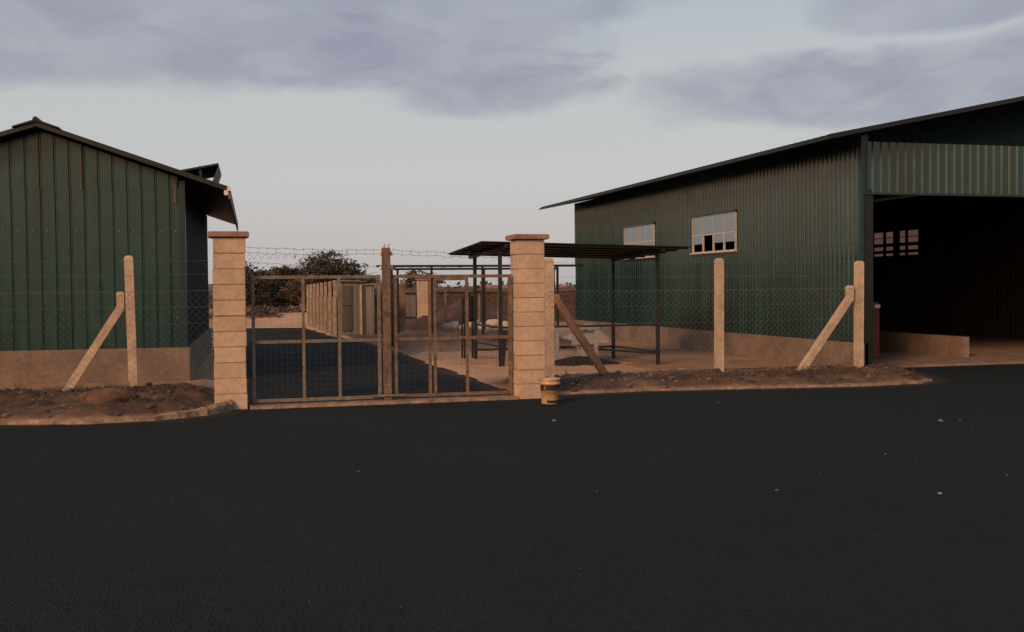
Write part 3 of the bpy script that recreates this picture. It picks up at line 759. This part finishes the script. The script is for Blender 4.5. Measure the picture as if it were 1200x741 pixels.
# ------------------------------------------------------------------ black steel canopy behind the fence
cn = thing('steel_canopy', 'black steel shelter with a flat sheet roof and braced posts behind the gate pillar', 'canopy', (7.1, 21.6, 0))
P4 = {'fl': (5.5, 20.5), 'fr': (8.88, 20.5), 'bl': (5.52, 22.7), 'br': (8.74, 22.7)}
def rzc(x, y): return 2.43-.022*(x-5)-.045*(y-20)
for k, (x, y) in P4.items():
    b = MB(); b.tube([(x, y, -.2), (x, y, rzc(x, y)-.005)], .034, square=True); b.build('post', M['darksteel'], cn)
def slab(b, x0, x1, y0, y1, f, t):
    b.add([(x,y,f(x,y)+d) for d in (0, t) for x, y in ((x0,y0),(x1,y0),(x1,y1),(x0,y1))], [(3,2,1,0),(4,5,6,7),(0,1,5,4),(1,2,6,5),(2,3,7,6),(3,0,4,7)])
b = MB(); slab(b, 5.0, 9.42, 20.0, 23.1, lambda x, y: rzc(x, y)+.055, .016)
b.build('roof_sheet', M['roof'], cn)
b = MB()
for i in range(6):
    y = 20.12+i*.57; slab(b, 5.03, 9.4, y, y+.05, lambda x, y: rzc(x, y)+.028, .026)
b.build('purlin', M['roof'], cn)
for x in (5.5, 8.82):
    b = MB(); slab(b, x-.035, x+.035, 20.05, 23.05, lambda x, y: rzc(x, y)-.04, .068); b.build('rafter', M['darksteel'], cn)
for nm, p, q in (('rail', (5.5,20.5,.80), (8.88,20.5,.80)), ('rail', (5.51,20.52,.80), (5.51,22.7,.80)), ('rail', (5.51,20.52,.42), (5.51,22.7,.42)),
                 ('rail', (8.86,20.5,.24), (8.75,22.7,.24)), ('rail', (5.52,22.7,.24), (8.75,22.7,.24)), ('rail', (8.88,20.48,.20), (7.5,22.66,.27))):
    b = MB(); b.tube([p, q], .02, square=True); b.build(nm, M['darksteel'], cn)
b = MB()
b.prism([(5.45,.0),(5.56,.0),(5.64,.75),(5.44,.75)], 20.462, 20.47); b.build('foot_gusset', M['darksteel'], cn)

dr = thing('plastic_drum', 'black plastic drum standing on a steel stand inside the shelter left of the gate pillar', 'drum', (5.55, 22, 0))
b = MB(); b.lathe([(0,.86),(.13,.86),(.15,.90),(.15,1.2),(.14,1.22),(.15,1.25),(.15,1.36),(.12,1.42),(.06,1.44),(.05,1.48),(0,1.48)], 5.48, 23.2, 24); b.build('body', M['drum'], dr, True)
b = MB()
for dx, dy in ((-.12,-.12),(.12,-.12),(-.12,.12),(.12,.12)): b.tube([(5.48+dx, 23.2+dy, -.1), (5.48+dx, 23.2+dy, .84)], .018, square=True)
b.box(5.32, 5.64, 23.04, 23.36, .84, .858); b.build('stand', M['darksteel'], dr)

tb = thing('table', 'pale plastic table under the black shelter behind the slanted brown brace', 'table', (7.4, 22, 0))
b = MB(); b.rbox(6.95, 7.98, 21.5, 22.3, .68, .73, .012); b.build('tabletop', M['white'], tb)
for x, y in ((7.02,21.55),(7.90,21.55),(7.02,22.22),(7.90,22.22)):
    b = MB(); b.tube([(x, y, -.1), (x, y, .68)], .035, square=True); b.build('leg', M['white'], tb)
b = MB(); b.box(7.38, 7.88, 21.62, 21.64, .36, .66); b.build('apron', M['white'], tb)
bx = thing('crate', 'small white crate on the ground under the pale table', 'crate', (7.6, 21.8, 0))
b = MB(); b.box(7.62, 7.88, 21.7, 22.0, .10, .27); b.build('body', M['white'], bx)
b = MB(); b.box(7.60, 7.90, 21.68, 22.02, .272, .30); b.build('rim', M['white'], bx)

def heap(name, label, cat, cx, cy, rx, ry, h, mat, seed, n=48, base=0.0):
    b = MB(); m = 22; o = seed*3.1
    for i in range(m+1):
        for j in range(n):
            a = 2*math.pi*j/n; t = i/m
            k = 1+.30*(float(fbm(np.array([math.cos(a)*1.5+o+9]), np.array([math.sin(a)*1.5+9]), 3)[0])-.45)*2
            x = cx+rx*t*k*math.cos(a); y = cy+ry*t*k*math.sin(a)
            z = base+h*(math.cos(t*math.pi)*.5+.5)*(.75+.6*float(fbm(np.array([x*3+o]), np.array([y*3]), 4)[0]))-.04*t
            b.v.append((x, y, z))
    for i in range(m):
        for j in range(n): b.f.append((i*n+j, i*n+(j+1) % n, (i+1)*n+(j+1) % n, (i+1)*n+j))
    return tag(b.build(name, M[mat], smooth=True), label, cat)
heap('gravel_heap', 'low black heap of gravel on the ground under the shelter', 'heap', 7.35, 21.0, 1.25, .55, .22, 'blackgravel', 1, base=-.05)
heap('sand_heap', 'pale sand heap against the plinth of the open shed behind the shelter', 'heap', 11.0, 30.5, 1.2, 1.8, .55, 'sand', 2, base=-.1)
heap('soil_heap', 'dark red-brown soil heap behind the middle of the gate', 'heap', 5.9, 30.5, 1.25, .9, .62, 'earth', 3, base=.15)
heap('soil_mound', 'reddish soil mound with pale boulders in front of it, far behind the gate', 'mound', 10.6, 44.5, 3.4, 2.0, 1.05, 'earth', 4)

# black open steel frame beyond the canopy
fr = thing('open_pergola', 'black open steel frame without a roof standing behind the gate and shelter', 'frame', (7, 28, 0))
for y, xs_ in ((28.0, (4.55, 5.62, 7.02, 9.15)), (30.2, (5.08, 7.62, 9.75))):
    for x in xs_:
        b = MB(); b.tube([(x, y, -.1), (x, y, 2.17)], .028, square=True); b.build('post', M['darksteel'], fr)
for p, q in (((4.15,28,2.19),(9.9,28,2.19)), ((5.0,30.2,2.15),(9.9,30.2,2.15)), ((4.55,28,2.15),(5.08,30.2,2.13)), ((9.15,28,2.15),(9.75,30.2,2.13))):
    b = MB(); b.tube([p, q], .03, square=True); b.build('beam', M['darksteel'], fr)

# ------------------------------------------------------------------ things beyond the gate
pw = thing('precast_wall', 'concrete panel wall with a row of pale posts running back along the lane', 'wall', (3.95, 40, 0))
yy = 36.0; k = 0
while yy < 47:
    b = MB(); b.tube([(3.92, yy, -.1), (3.92, yy, 1.84-.012*k)], .05, square=True); b.tube([(3.92, yy, 1.84-.012*k), (3.92, yy, 1.88-.012*k)], .048, square=True, r1=.03); b.build('post', M['paleprecast'], pw)
    if yy > 36:
        b = MB()
        for q in range(4): b.rbox(3.93, 3.985, yy-1.5, yy-.0, -.05+q*.34, .285+q*.34, .008)
        b.build('panel', M['panel'], pw)
    yy += 1.5; k += 1
hut = thing('site_hut', 'grey sheet metal site hut with a darker door behind the gate', 'hut', (4.6, 36.5, 0))
b = MB(); cladding(b, 4.03, 4.72, cst(0), cst(1.84), lambda u, d, z: (u, 36.0-d, z), .23, True, .02); cladding(b, 4.72, 5.24, cst(0), cst(1.72), lambda u, d, z: (u, 36.0-d, z), .26, True, .02)
b.box(4.03, 4.72, 36.03, 37.4, 0, 1.83); b.box(4.721, 5.24, 36.03, 37.4, 0, 1.71); b.build('wall', M['hutgrey'], hut)
b = MB(); b.box(4.0, 4.74, 35.9, 37.5, 1.842, 1.90); b.box(4.742, 5.30, 35.92, 37.5, 1.722, 1.76); b.build('roof', M['hutgrey'], hut)
b = MB(); b.box(4.16, 4.48, 35.95, 35.99, .2, 1.0); b.box(4.16, 4.48, 35.95, 35.99, 1.04, 1.70); b.build('door', M['hutdark'], hut)
b = MB(); b.tube([(4.78,35.9,0),(4.78,35.9,1.72)], .03, square=True); b.build('corner_post', M['post'], hut)
rw = thing('rendered_wall', 'tan rendered boundary wall with a slanted prop between the two grey huts', 'wall', (6, 37.8, 0))
b = MB(); b.rbox(5.3, 6.62, 37.7, 37.9, -.1, 1.78, .02); b.build('wall', M['panel'], rw)
b = MB(); b.tube([(5.36, 37.4, 1.5), (6.05, 37.0, .5)], .05, square=True); b.build('prop', M['rust'], rw)
h2 = thing('utility_hut', 'small grey hut with a dark louvred window beside a lone tan pillar', 'hut', (7, 40.5, 0))
b = MB(); b.rbox(6.5, 8.05, 40.0, 41.5, -.1, 1.42, .02); b.build('wall', M['hutgrey'], h2)
b = MB(); b.box(6.42, 8.12, 39.9, 41.6, 1.422, 1.48); b.build('roof', M['hutdark'], h2)
b = MB()
for q in range(7): b.box(7.42, 8.0, 39.96, 39.995, .62+q*.1, .69+q*.1)
b.box(7.40, 8.02, 39.975, 39.998, .58, 1.36); b.build('louvre_window', M['darksteel'], h2)
b = MB(); b.box(6.5, 8.05, 39.93, 39.99, .5, .54); b.build('ledge', M['hutdark'], h2)
lp = thing('stone_pillar', 'lone tan stone pillar far behind the gate beside the louvred hut', 'pillar', (7.15, 37, 0))
b = MB()
for i in range(9): b.rbox(6.96, 7.33, 37, 37.37, i*.208+.003-.02, (i+1)*.208-.003, .006)
b.build('shaft', M['stone'], lp)
b = MB(); b.box(6.975, 7.315, 37.015, 37.355, -.02, 1.87); b.build('mortar_joint', M['mortar'], lp)
b = MB(); b.rbox(6.92, 7.37, 36.96, 37.41, 1.873, 1.94, .01); b.build('cap', M['cap'], lp)
bwall = thing('brick_wall', 'long low red brick wall with a dark coping beyond the reddish soil mound', 'wall', (12, 48, 0))
b = MB()
for i in range(13):
    for j in range(34):
        x = 7.6+j*.45+(i % 2)*.22; b.rbox(x, x+.43, 48+.02*random.random(), 48.25, i*.11, i*.11+.1, .01)
b.build('brick_course', M['brick'], bwall)
b = MB(); b.box(7.7, 23, 48.05, 48.2, 0, 1.42); b.build('mortar_core', M['mortar'], bwall)
b = MB(); b.box(7.5, 23.2, 47.9, 48.35, 1.44, 1.58); b.build('coping', M['hutdark'], bwall)
for i, (x, y, s) in enumerate(((9.35,41.2,.22),(9.65,41.4,.30),(10.05,41.2,.20),(10.5,41.5,.34),(10.9,41.2,.24),(11.3,41.6,.36),(11.75,41.3,.26),(12.1,41.5,.22))):
    b = MB(); rock_mesh(b, x-.5, y, s*.35-.05, s*1.1, s*.8, s*.85, 3, 70+i, .25)
    tag(b.build('limestone_boulder', M['limestone'], smooth=True), 'pale limestone boulder in the row before the reddish soil mound', 'boulder', 'pale boulders before the soil mound')
for i, x in enumerate((8.25, 8.95, 10.35, 11.15)):
    b = MB(); y = 41.9; b.tube([(x, y, -.1), (x+.02, y, 1.35+.1*(i % 2))], .04, 6, r1=.03)
    tag(b.build('fence_stake', M['palewood']), 'bleached wooden stake standing among the pale boulders', 'stake', 'wooden stakes among the boulders')
hr = thing('plank_hurdle', 'pale wooden hurdle with rungs seen through the shelter posts', 'hurdle', (11.4, 38, 0))
for x in (10.6, 11.35):
    b = MB(); b.tube([(x, 38.2, -.1), (x, 38.2, 1.3)], .035, 6); b.build('post', M['palewood'], hr)
for z in (.45, .85, 1.2):
    b = MB(); b.tube([(10.5, 38.15, z), (11.5, 38.15, z+.08)], .025, 6); b.build('rung', M['palewood'], hr)
hs = thing('low_house', 'low distant house with a reddish tin roof between the gate pillar and the open shed', 'house', (16, 55, 0))
b = MB(); b.box(14.2, 18.5, 55, 58, 0, 1.15); b.build('wall', M['hutdark'], hs)
b = MB(); b.prism([(13.9,1.1),(18.8,1.1),(18.8,1.2),(13.9,1.2)], 54.5, 55.0)
b.add([(13.9,54.5,1.2),(18.8,54.5,1.2),(18.8,56.5,1.75),(13.9,56.5,1.75),(18.8,58.5,1.2),(13.9,58.5,1.2)], [(0,1,2,3),(3,2,4,5)])
b.build('roof', surf('red_tin', (.34,.17,.11), .7, 0, .3, 3), hs)
for i, (x, y, w) in enumerate(((3.2, 92, 1.2), (5.3, 95, 1.5))):
    c = thing('white_hut', ('smaller' if i == 0 else 'wider')+' white hut glimpsed between the trees behind the gate', 'hut', (x, y, 0), 'white huts among the far trees')
    b = MB(); b.box(x, x+w, y, y+2, 0, 1.5); b.build('wall', M['limestone'], c)
    b = MB(); b.prism([(x-.2,1.5),(x+w+.2,1.5),(x+w/2,2.0)], y-.2, y+2.2); b.build('roof', M['hutdark'], c)

# ------------------------------------------------------------------ trees
def tree(name, label, cat, x, y, lobes, trunk_h, n, leaf, mat, seed, group=None, tr=.14, twigs=10):
    r = random.Random(seed); t = thing(name, label, cat, (x, y, 0), group)
    b = MB(); b.tube([(x, y, -.1), (x+.08*r.uniform(-1,1), y, trunk_h*.5), (x+.15*r.uniform(-1,1), y, trunk_h)], tr, 8, r1=tr*.6)
    for lx, ly, lz, a, c, h in lobes:
        for q in range(2):
            e = Vector((x+lx+r.uniform(-.5,.5)*a, y+ly+r.uniform(-.5,.5)*c, lz+r.uniform(0,.4)*h))
            s = Vector((x, y, trunk_h*r.uniform(.4, .95))); m = s.lerp(e, .5)+Vector((r.uniform(-.2,.2), 0, r.uniform(-.1,.25)))
            b.tube([s, m, e], tr*.4, 5, r1=.015)
    for q in range(twigs):
        lx, ly, lz, a, c, h = r.choice(lobes); an = r.uniform(0, 6.28)
        s = Vector((x+lx, y+ly, lz)); e = s+Vector((math.cos(an)*a*1.05, math.sin(an)*c, h*r.uniform(.3, 1.1))); b.tube([s, s.lerp(e,.5)+Vector((0,0,.1)), e], .02, 4, r1=.006)
    b.build('trunk', M['palewood' if mat == 'leafdry' else 'bark'], t)
    vs, fs = [], []; vol = [a*c*h for *_, a, c, h in lobes]; tot = sum(vol)
    for (lx, ly, lz, a, c, h), v in zip(lobes, vol):
        m = int(n*v/tot); cl = []
        for _ in range(max(6, m//26)):
            d = Vector((r.gauss(0,1), r.gauss(0,1), r.gauss(0,1))).normalized()*(r.random()**.4)
            cl.append((d, .12+.16*r.random()))
        for _ in range(m):
            d, s = r.choice(cl)
            p = Vector((d.x*a, d.y*c, d.z*h))+Vector((r.gauss(0,s)*a*.8, r.gauss(0,s)*c*.8, r.gauss(0,s)*h*.7))
            q = Vector((x+lx, y+ly, lz))+p; k = leaf*(.5+r.random())
            u = Vector((r.gauss(0,1), r.gauss(0,1), r.gauss(0,1))).normalized(); w = u.orthogonal().normalized(); w.rotate(Quaternion(u, r.uniform(0,6.28))); z = u.cross(w)
            o = len(vs); vs += [tuple(q+w*k), tuple(q+z*k*.5), tuple(q-w*k), tuple(q-z*k*.5)]; fs.append((o,o+1,o+2,o+3))
    cb = MB(); cb.v = vs; cb.f = fs
    me = bpy.data.meshes.new('crown'); me.from_pydata(vs, [], fs); me.materials.append(M[mat])
    o = bpy.data.objects.new('crown', me); COL.objects.link(o); o.parent = t; o.matrix_parent_inverse = t.matrix_basis.inverted()
    return t
G1 = 'trees behind the gate'
tree('dense_tree', 'largest dense dark tree rising highest behind the concrete panel wall', 'tree', 6.5, 62,
     [(-.2,0,2.9,1.5,1.3,.85),(-1.9,0,2.2,1.1,1.1,.6),(2.2,0,1.7,.9,1,.6),(.9,0,2.7,1.2,1.1,.65),(-1.3,.3,2.3,1.1,1.2,.6),(1.9,0,2.2,.8,1,.5),(0,.2,1.7,2.3,1.4,.7),(-1.8,0,1.5,1.2,1.2,.7)], 1.7, 15000, .075, 'leaf', 1, G1)
tree('broad_tree', 'broad lower tree with a brownish crown between the pillar and the dense tree', 'tree', 3.6, 60,
     [(.0,0,2.3,1.1,1,.6),(-.9,0,2.0,.9,1,.6),(.8,.2,1.9,1,1,.6),(0,0,1.3,1.9,1.2,.7)], 1.3, 14000, .075, 'leaf', 2, G1)
tree('thorn_tree', 'dark ragged tree close beside the pillar near the gabled shed', 'tree', 1.5, 58,
     [(0,0,1.95,1.0,.9,1.0),(.8,0,1.7,.8,.8,.8),(-.5,0,1.3,.9,.9,.7),(.5,0,1.2,.9,.9,.6)], 1.2, 11000, .075, 'leaf', 3, G1)
tree('dry_tree', 'pale dry tree with thin leafless branches in the dip between two crowns', 'tree', 4.55, 57,
     [(0,0,1.9,.8,.8,.55),(-.5,0,1.4,.7,.7,.4),(.3,0,1.2,.9,.7,.5)], 1.1, 2200, .06, 'leafdry', 4, G1, twigs=34)
tree('flat_topped_tree', 'small flat topped brownish tree above the louvred hut', 'tree', 11.6, 62, [(0,0,2.3,1.0,.9,.32),(.6,0,2.0,.9,.8,.3),(-.6,0,1.9,.7,.7,.28)], 1.9, 1500, .08, 'leafdry', 5, G1)
G2 = 'bushes along the far skyline'
for i, (x, y, w, h, m, lab) in enumerate(((9.9,60,1.3,.7,'leaf','small dark bush on the skyline above the grey site hut'),(13.4,60,1.4,.75,'leafdry','brownish bush on the skyline behind the louvred hut'),
     (17.0,64,1.5,.85,'leaf','dark bush on the skyline above the brick wall'),(18.9,63,1.3,.85,'leaf','dark bush seen between the shelter posts'),(20.8,66,1.2,.75,'leafdry','brownish bush just left of the open shed'),
     (1.2,50,1.5,.5,'leafdry','low dry bush at the end of the asphalt lane'),(3.2,53,1.4,.45,'leaf','low green bush at the end of the asphalt lane'),(22.6,68,1.5,1.0,'leaf','dark bush behind the reddish tin roof'))):
    tree('bush', lab, 'bush', x, y, [(0,0,h*.95,w,w*.8,h*.85),(w*.6,0,h*.75,w*.7,w*.6,h*.6),(-w*.6,.1,h*.7,w*.7,w*.6,h*.6)], h*.6, 1500, .08, m, 20+i, G2, .05, 6)
# far hills and a far belt of bush
b = MB(); n = 90
for i in range(n+1):
    a = rad(-35+80*i/n); d = 900
    hgt = 1+9*max(0, math.exp(-((math.degrees(a)-4)/3)**2))*1.0+7*float(fbm(np.array([i*.12]), np.array([3.3]), 4)[0])
    for dd, z in ((d-120, -2), (d-50, hgt*.6), (d, hgt), (d+90, -2)): b.v.append((math.sin(a)*dd, math.cos(a)*dd, z))
for i in range(n):
    for j in range(3): b.f.append((i*4+j, i*4+j+4, i*4+j+5, i*4+j+1))
tag(b.build('hills', M['hill'], smooth=True), kind='structure')
vs, fs = [], []; r = random.Random(8)
for _ in range(9000):
    a = rad(r.uniform(-24, 45)); d = r.uniform(95, 150); h = (1.1+1.6*float(fbm(np.array([math.degrees(a)*.6]), np.array([d*.05]), 3)[0]))
    q = Vector((math.sin(a)*d, math.cos(a)*d, h*r.random()**1.3)); k = .3*(.5+r.random())
    u = Vector((r.gauss(0,1), r.gauss(0,1), r.gauss(0,1))).normalized(); w = u.orthogonal().normalized(); z = u.cross(w)
    o = len(vs); vs += [tuple(q+w*k), tuple(q+z*k*.6), tuple(q-w*k), tuple(q-z*k*.6)]; fs.append((o,o+1,o+2,o+3))
me = bpy.data.meshes.new('far_bush'); me.from_pydata(vs, [], fs); me.materials.append(M['leaf'])
fb = bpy.data.objects.new('far_scrub', me); COL.objects.link(fb); tag(fb, 'belt of far scrub along the horizon', 'scrub', kind='stuff')

# ------------------------------------------------------------------ camera
YAW, PITCH, ROLL = -rad(15.64), rad(1.535), -.009
cam = bpy.data.cameras.new('camera'); co = bpy.data.objects.new('camera', cam); COL.objects.link(co)
rot = Matrix.Rotation(YAW, 4, 'Z') @ Matrix.Rotation(math.pi/2-PITCH, 4, 'X') @ Matrix.Rotation(ROLL, 4, 'Z')
co.matrix_world = Matrix.Translation((0, 0, 1.6)) @ rot
cam.sensor_width = 36; cam.lens = 37.5; cam.clip_start = .1; cam.clip_end = 6000
S.camera = co

# ------------------------------------------------------------------ light
SUN_AZ, SUN_EL = math.atan2(-.74, -.67), rad(25)          # low in the sky behind the camera, to its left
sd = Vector((math.sin(SUN_AZ)*math.cos(SUN_EL), math.cos(SUN_AZ)*math.cos(SUN_EL), math.sin(SUN_EL)))
sun = bpy.data.lights.new('sun', 'SUN'); so = bpy.data.objects.new('sun', sun); COL.objects.link(so)
sun.energy = 2.6; sun.angle = rad(17); sun.color = (1, .55, .30)
so.rotation_euler = (-sd).to_track_quat('-Z', 'Y').to_euler(); so.location = (-20, -30, 12)

W = bpy.data.worlds.new('World'); S.world = W; W.use_nodes = True
nt = W.node_tree; N, L = nt.nodes, nt.links
bg = N['Background']; STR = .1; bg.inputs['Strength'].default_value = STR
def math_(op, a, b_=None, c=None, clamp=False):
    n = N.new('ShaderNodeMath'); n.operation = op; n.use_clamp = clamp
    for i, v in enumerate((a, b_, c)):
        if v is None: continue
        if isinstance(v, (int, float)): n.inputs[i].default_value = v
        else: L.new(v, n.inputs[i])
    return n.outputs[0]
def mixc(f, a, b_):
    n = N.new('ShaderNodeMix'); n.data_type = 'RGBA'
    for k, v in (('Factor', f), ('A', a), ('B', b_)):
        if isinstance(v, (int, float)): n.inputs[k].default_value = v
        elif isinstance(v, tuple): n.inputs[k].default_value = (*v, 1)
        else: L.new(v, n.inputs[k])
    return n.outputs['Result']
def k10(r, g_, b_): # display-referred sky tone (0-255 sRGB) -> linear radiance over the background strength
    f = lambda c: (((c/255)+.055)/1.055)**2.4/STR
    return (f(r), f(g_), f(b_))
tc = N.new('ShaderNodeTexCoord'); sx = N.new('ShaderNodeSeparateXYZ'); L.new(tc.outputs['Generated'], sx.inputs[0])
dx, dy, dz = sx.outputs
az = math_('MULTIPLY', math_('ARCTAN2', dx, dy), 57.2958)
el = math_('MULTIPLY', math_('ARCSINE', dz), 57.2958)
sky = N.new('ShaderNodeTexSky'); sky.sky_type = 'NISHITA'; sky.sun_disc = False; sky.sun_elevation = SUN_EL; sky.sun_rotation = SUN_AZ
sky.air_density = 1.2; sky.dust_density = 3
# clear part of the evening sky by elevation
mr = N.new('ShaderNodeMapRange'); mr.inputs[1].default_value = -1; mr.inputs[2].default_value = 29; L.new(el, mr.inputs[0])
cr = N.new('ShaderNodeValToRGB'); L.new(mr.outputs[0], cr.inputs[0]); E_ = cr.color_ramp.elements
stops = [(0, (186,178,177)), (.10, (198,192,192)), (.22, (201,200,200)), (.36, (197,199,199)), (.50, (187,192,197)), (.70, (160,172,182)), (1, (138,150,166))]
while len(E_) < len(stops): E_.new(.5)
for e, (p, c) in zip(E_, stops): e.position = p; e.color = (*[v*STR for v in k10(*c)], 1)
clear = N.new('ShaderNodeVectorMath'); clear.operation = 'SCALE'; clear.inputs['Scale'].default_value = 1/STR; L.new(cr.outputs[0], clear.inputs[0])
# noise in azimuth / elevation for ragged cloud edges
cv = N.new('ShaderNodeCombineXYZ'); L.new(math_('MULTIPLY', az, .10), cv.inputs[0]); L.new(math_('MULTIPLY', el, .24), cv.inputs[1])
nz = N.new('ShaderNodeTexNoise'); nz.inputs['Scale'].default_value = 1.0; nz.inputs['Detail'].default_value = 7; nz.inputs['Roughness'].default_value = .55; L.new(cv.outputs[0], nz.inputs['Vector'])
nz2 = N.new('ShaderNodeTexNoise'); nz2.inputs['Scale'].default_value = 2.1; nz2.inputs['Detail'].default_value = 5; nz2.inputs['Distortion'].default_value = .6; L.new(cv.outputs[0], nz2.inputs['Vector'])
n0 = math_('SUBTRACT', nz.outputs['Fac'], .5); n2_ = math_('SUBTRACT', nz2.outputs['Fac'], .5)
azw = math_('MULTIPLY_ADD', n2_, 7.0, az); elw = math_('MULTIPLY_ADD', n0, 5.0, el)
def blob(px, py, rx, ry):
    v = rot.to_3x3() @ Vector((px-600, -(py-370.5), -1250)); v.normalize()
    a0 = math.degrees(math.atan2(v.x, v.y)); e0 = math.degrees(math.asin(v.z)); s = math.degrees(1/1250)
    d = math_('SQRT', math_('ADD', math_('POWER', math_('MULTIPLY', math_('SUBTRACT', azw, a0), 1/(rx*s)), 2), math_('POWER', math_('MULTIPLY', math_('SUBTRACT', elw, e0), 1/(ry*s)), 2)))
    m = N.new('ShaderNodeMapRange'); m.interpolation_type = 'SMOOTHSTEP'; m.inputs[1].default_value = 1.28; m.inputs[2].default_value = .66; L.new(d, m.inputs[0])
    return m.outputs[0]
mask = None
for bl, wgt in (((90,40,330,52),.85), ((420,60,250,48),1), ((590,92,135,38),1), ((520,10,260,40),.8), ((1010,104,240,40),1), ((880,112,110,26),.9), ((1120,-5,150,34),.85), ((1230,90,200,46),.9), ((60,-60,700,60),.8)):
    m = math_('MULTIPLY', blob(*bl), wgt); mask = m if mask is None else math_('MAXIMUM', mask, m)
# the rest of the sky carries the same broken cloud higher up and all round
hi = N.new('ShaderNodeMapRange'); hi.interpolation_type = 'SMOOTHSTEP'; hi.inputs[1].default_value = 16; hi.inputs[2].default_value = 26; L.new(el, hi.inputs[0])
gen = N.new('ShaderNodeMapRange'); gen.interpolation_type = 'SMOOTHSTEP'; gen.inputs[1].default_value = .46; gen.inputs[2].default_value = .62; L.new(nz.outputs['Fac'], gen.inputs[0])
mask = math_('MAXIMUM', mask, math_('MULTIPLY', hi.outputs[0], gen.outputs[0]))
tex = N.new('ShaderNodeMapRange'); tex.inputs[1].default_value = .35; tex.inputs[2].default_value = .68; tex.inputs[3].default_value = 1; tex.inputs[4].default_value = .55; L.new(nz2.outputs['Fac'], tex.inputs[0])
mask = math_('MULTIPLY', mask, tex.outputs[0])
cloudc = mixc(nz.outputs['Fac'], k10(140,142,161), k10(166,166,181))
col = mixc(mask, clear.outputs[0], cloudc)
# warm evening glow low around the sun's azimuth, behind the camera
ca = math_('ADD', math_('MULTIPLY', dx, math.sin(SUN_AZ)), math_('MULTIPLY', dy, math.cos(SUN_AZ)))
ga = N.new('ShaderNodeMapRange'); ga.interpolation_type = 'SMOOTHSTEP'; ga.inputs[1].default_value = -.45; ga.inputs[2].default_value = 1.0; L.new(ca, ga.inputs[0])
ge = N.new('ShaderNodeMapRange'); ge.interpolation_type = 'SMOOTHSTEP'; ge.inputs[1].default_value = 34; ge.inputs[2].default_value = 2; L.new(el, ge.inputs[0])
glow = math_('MULTIPLY', ga.outputs[0], ge.outputs[0])
col = mixc(glow, col, (10.5, 6.2, 3.5))
col = mixc(.12, col, sky.outputs[0])
L.new(col, bg.inputs['Color'])

S.view_settings.view_transform = 'Standard'; S.view_settings.look = 'None'; S.view_settings.exposure = 0; S.view_settings.gamma = 1
S.render.engine = 'CYCLES'
S.cycles.max_bounces = 6; S.cycles.use_denoising = True
S.render.resolution_x = 1024; S.render.resolution_y = 632
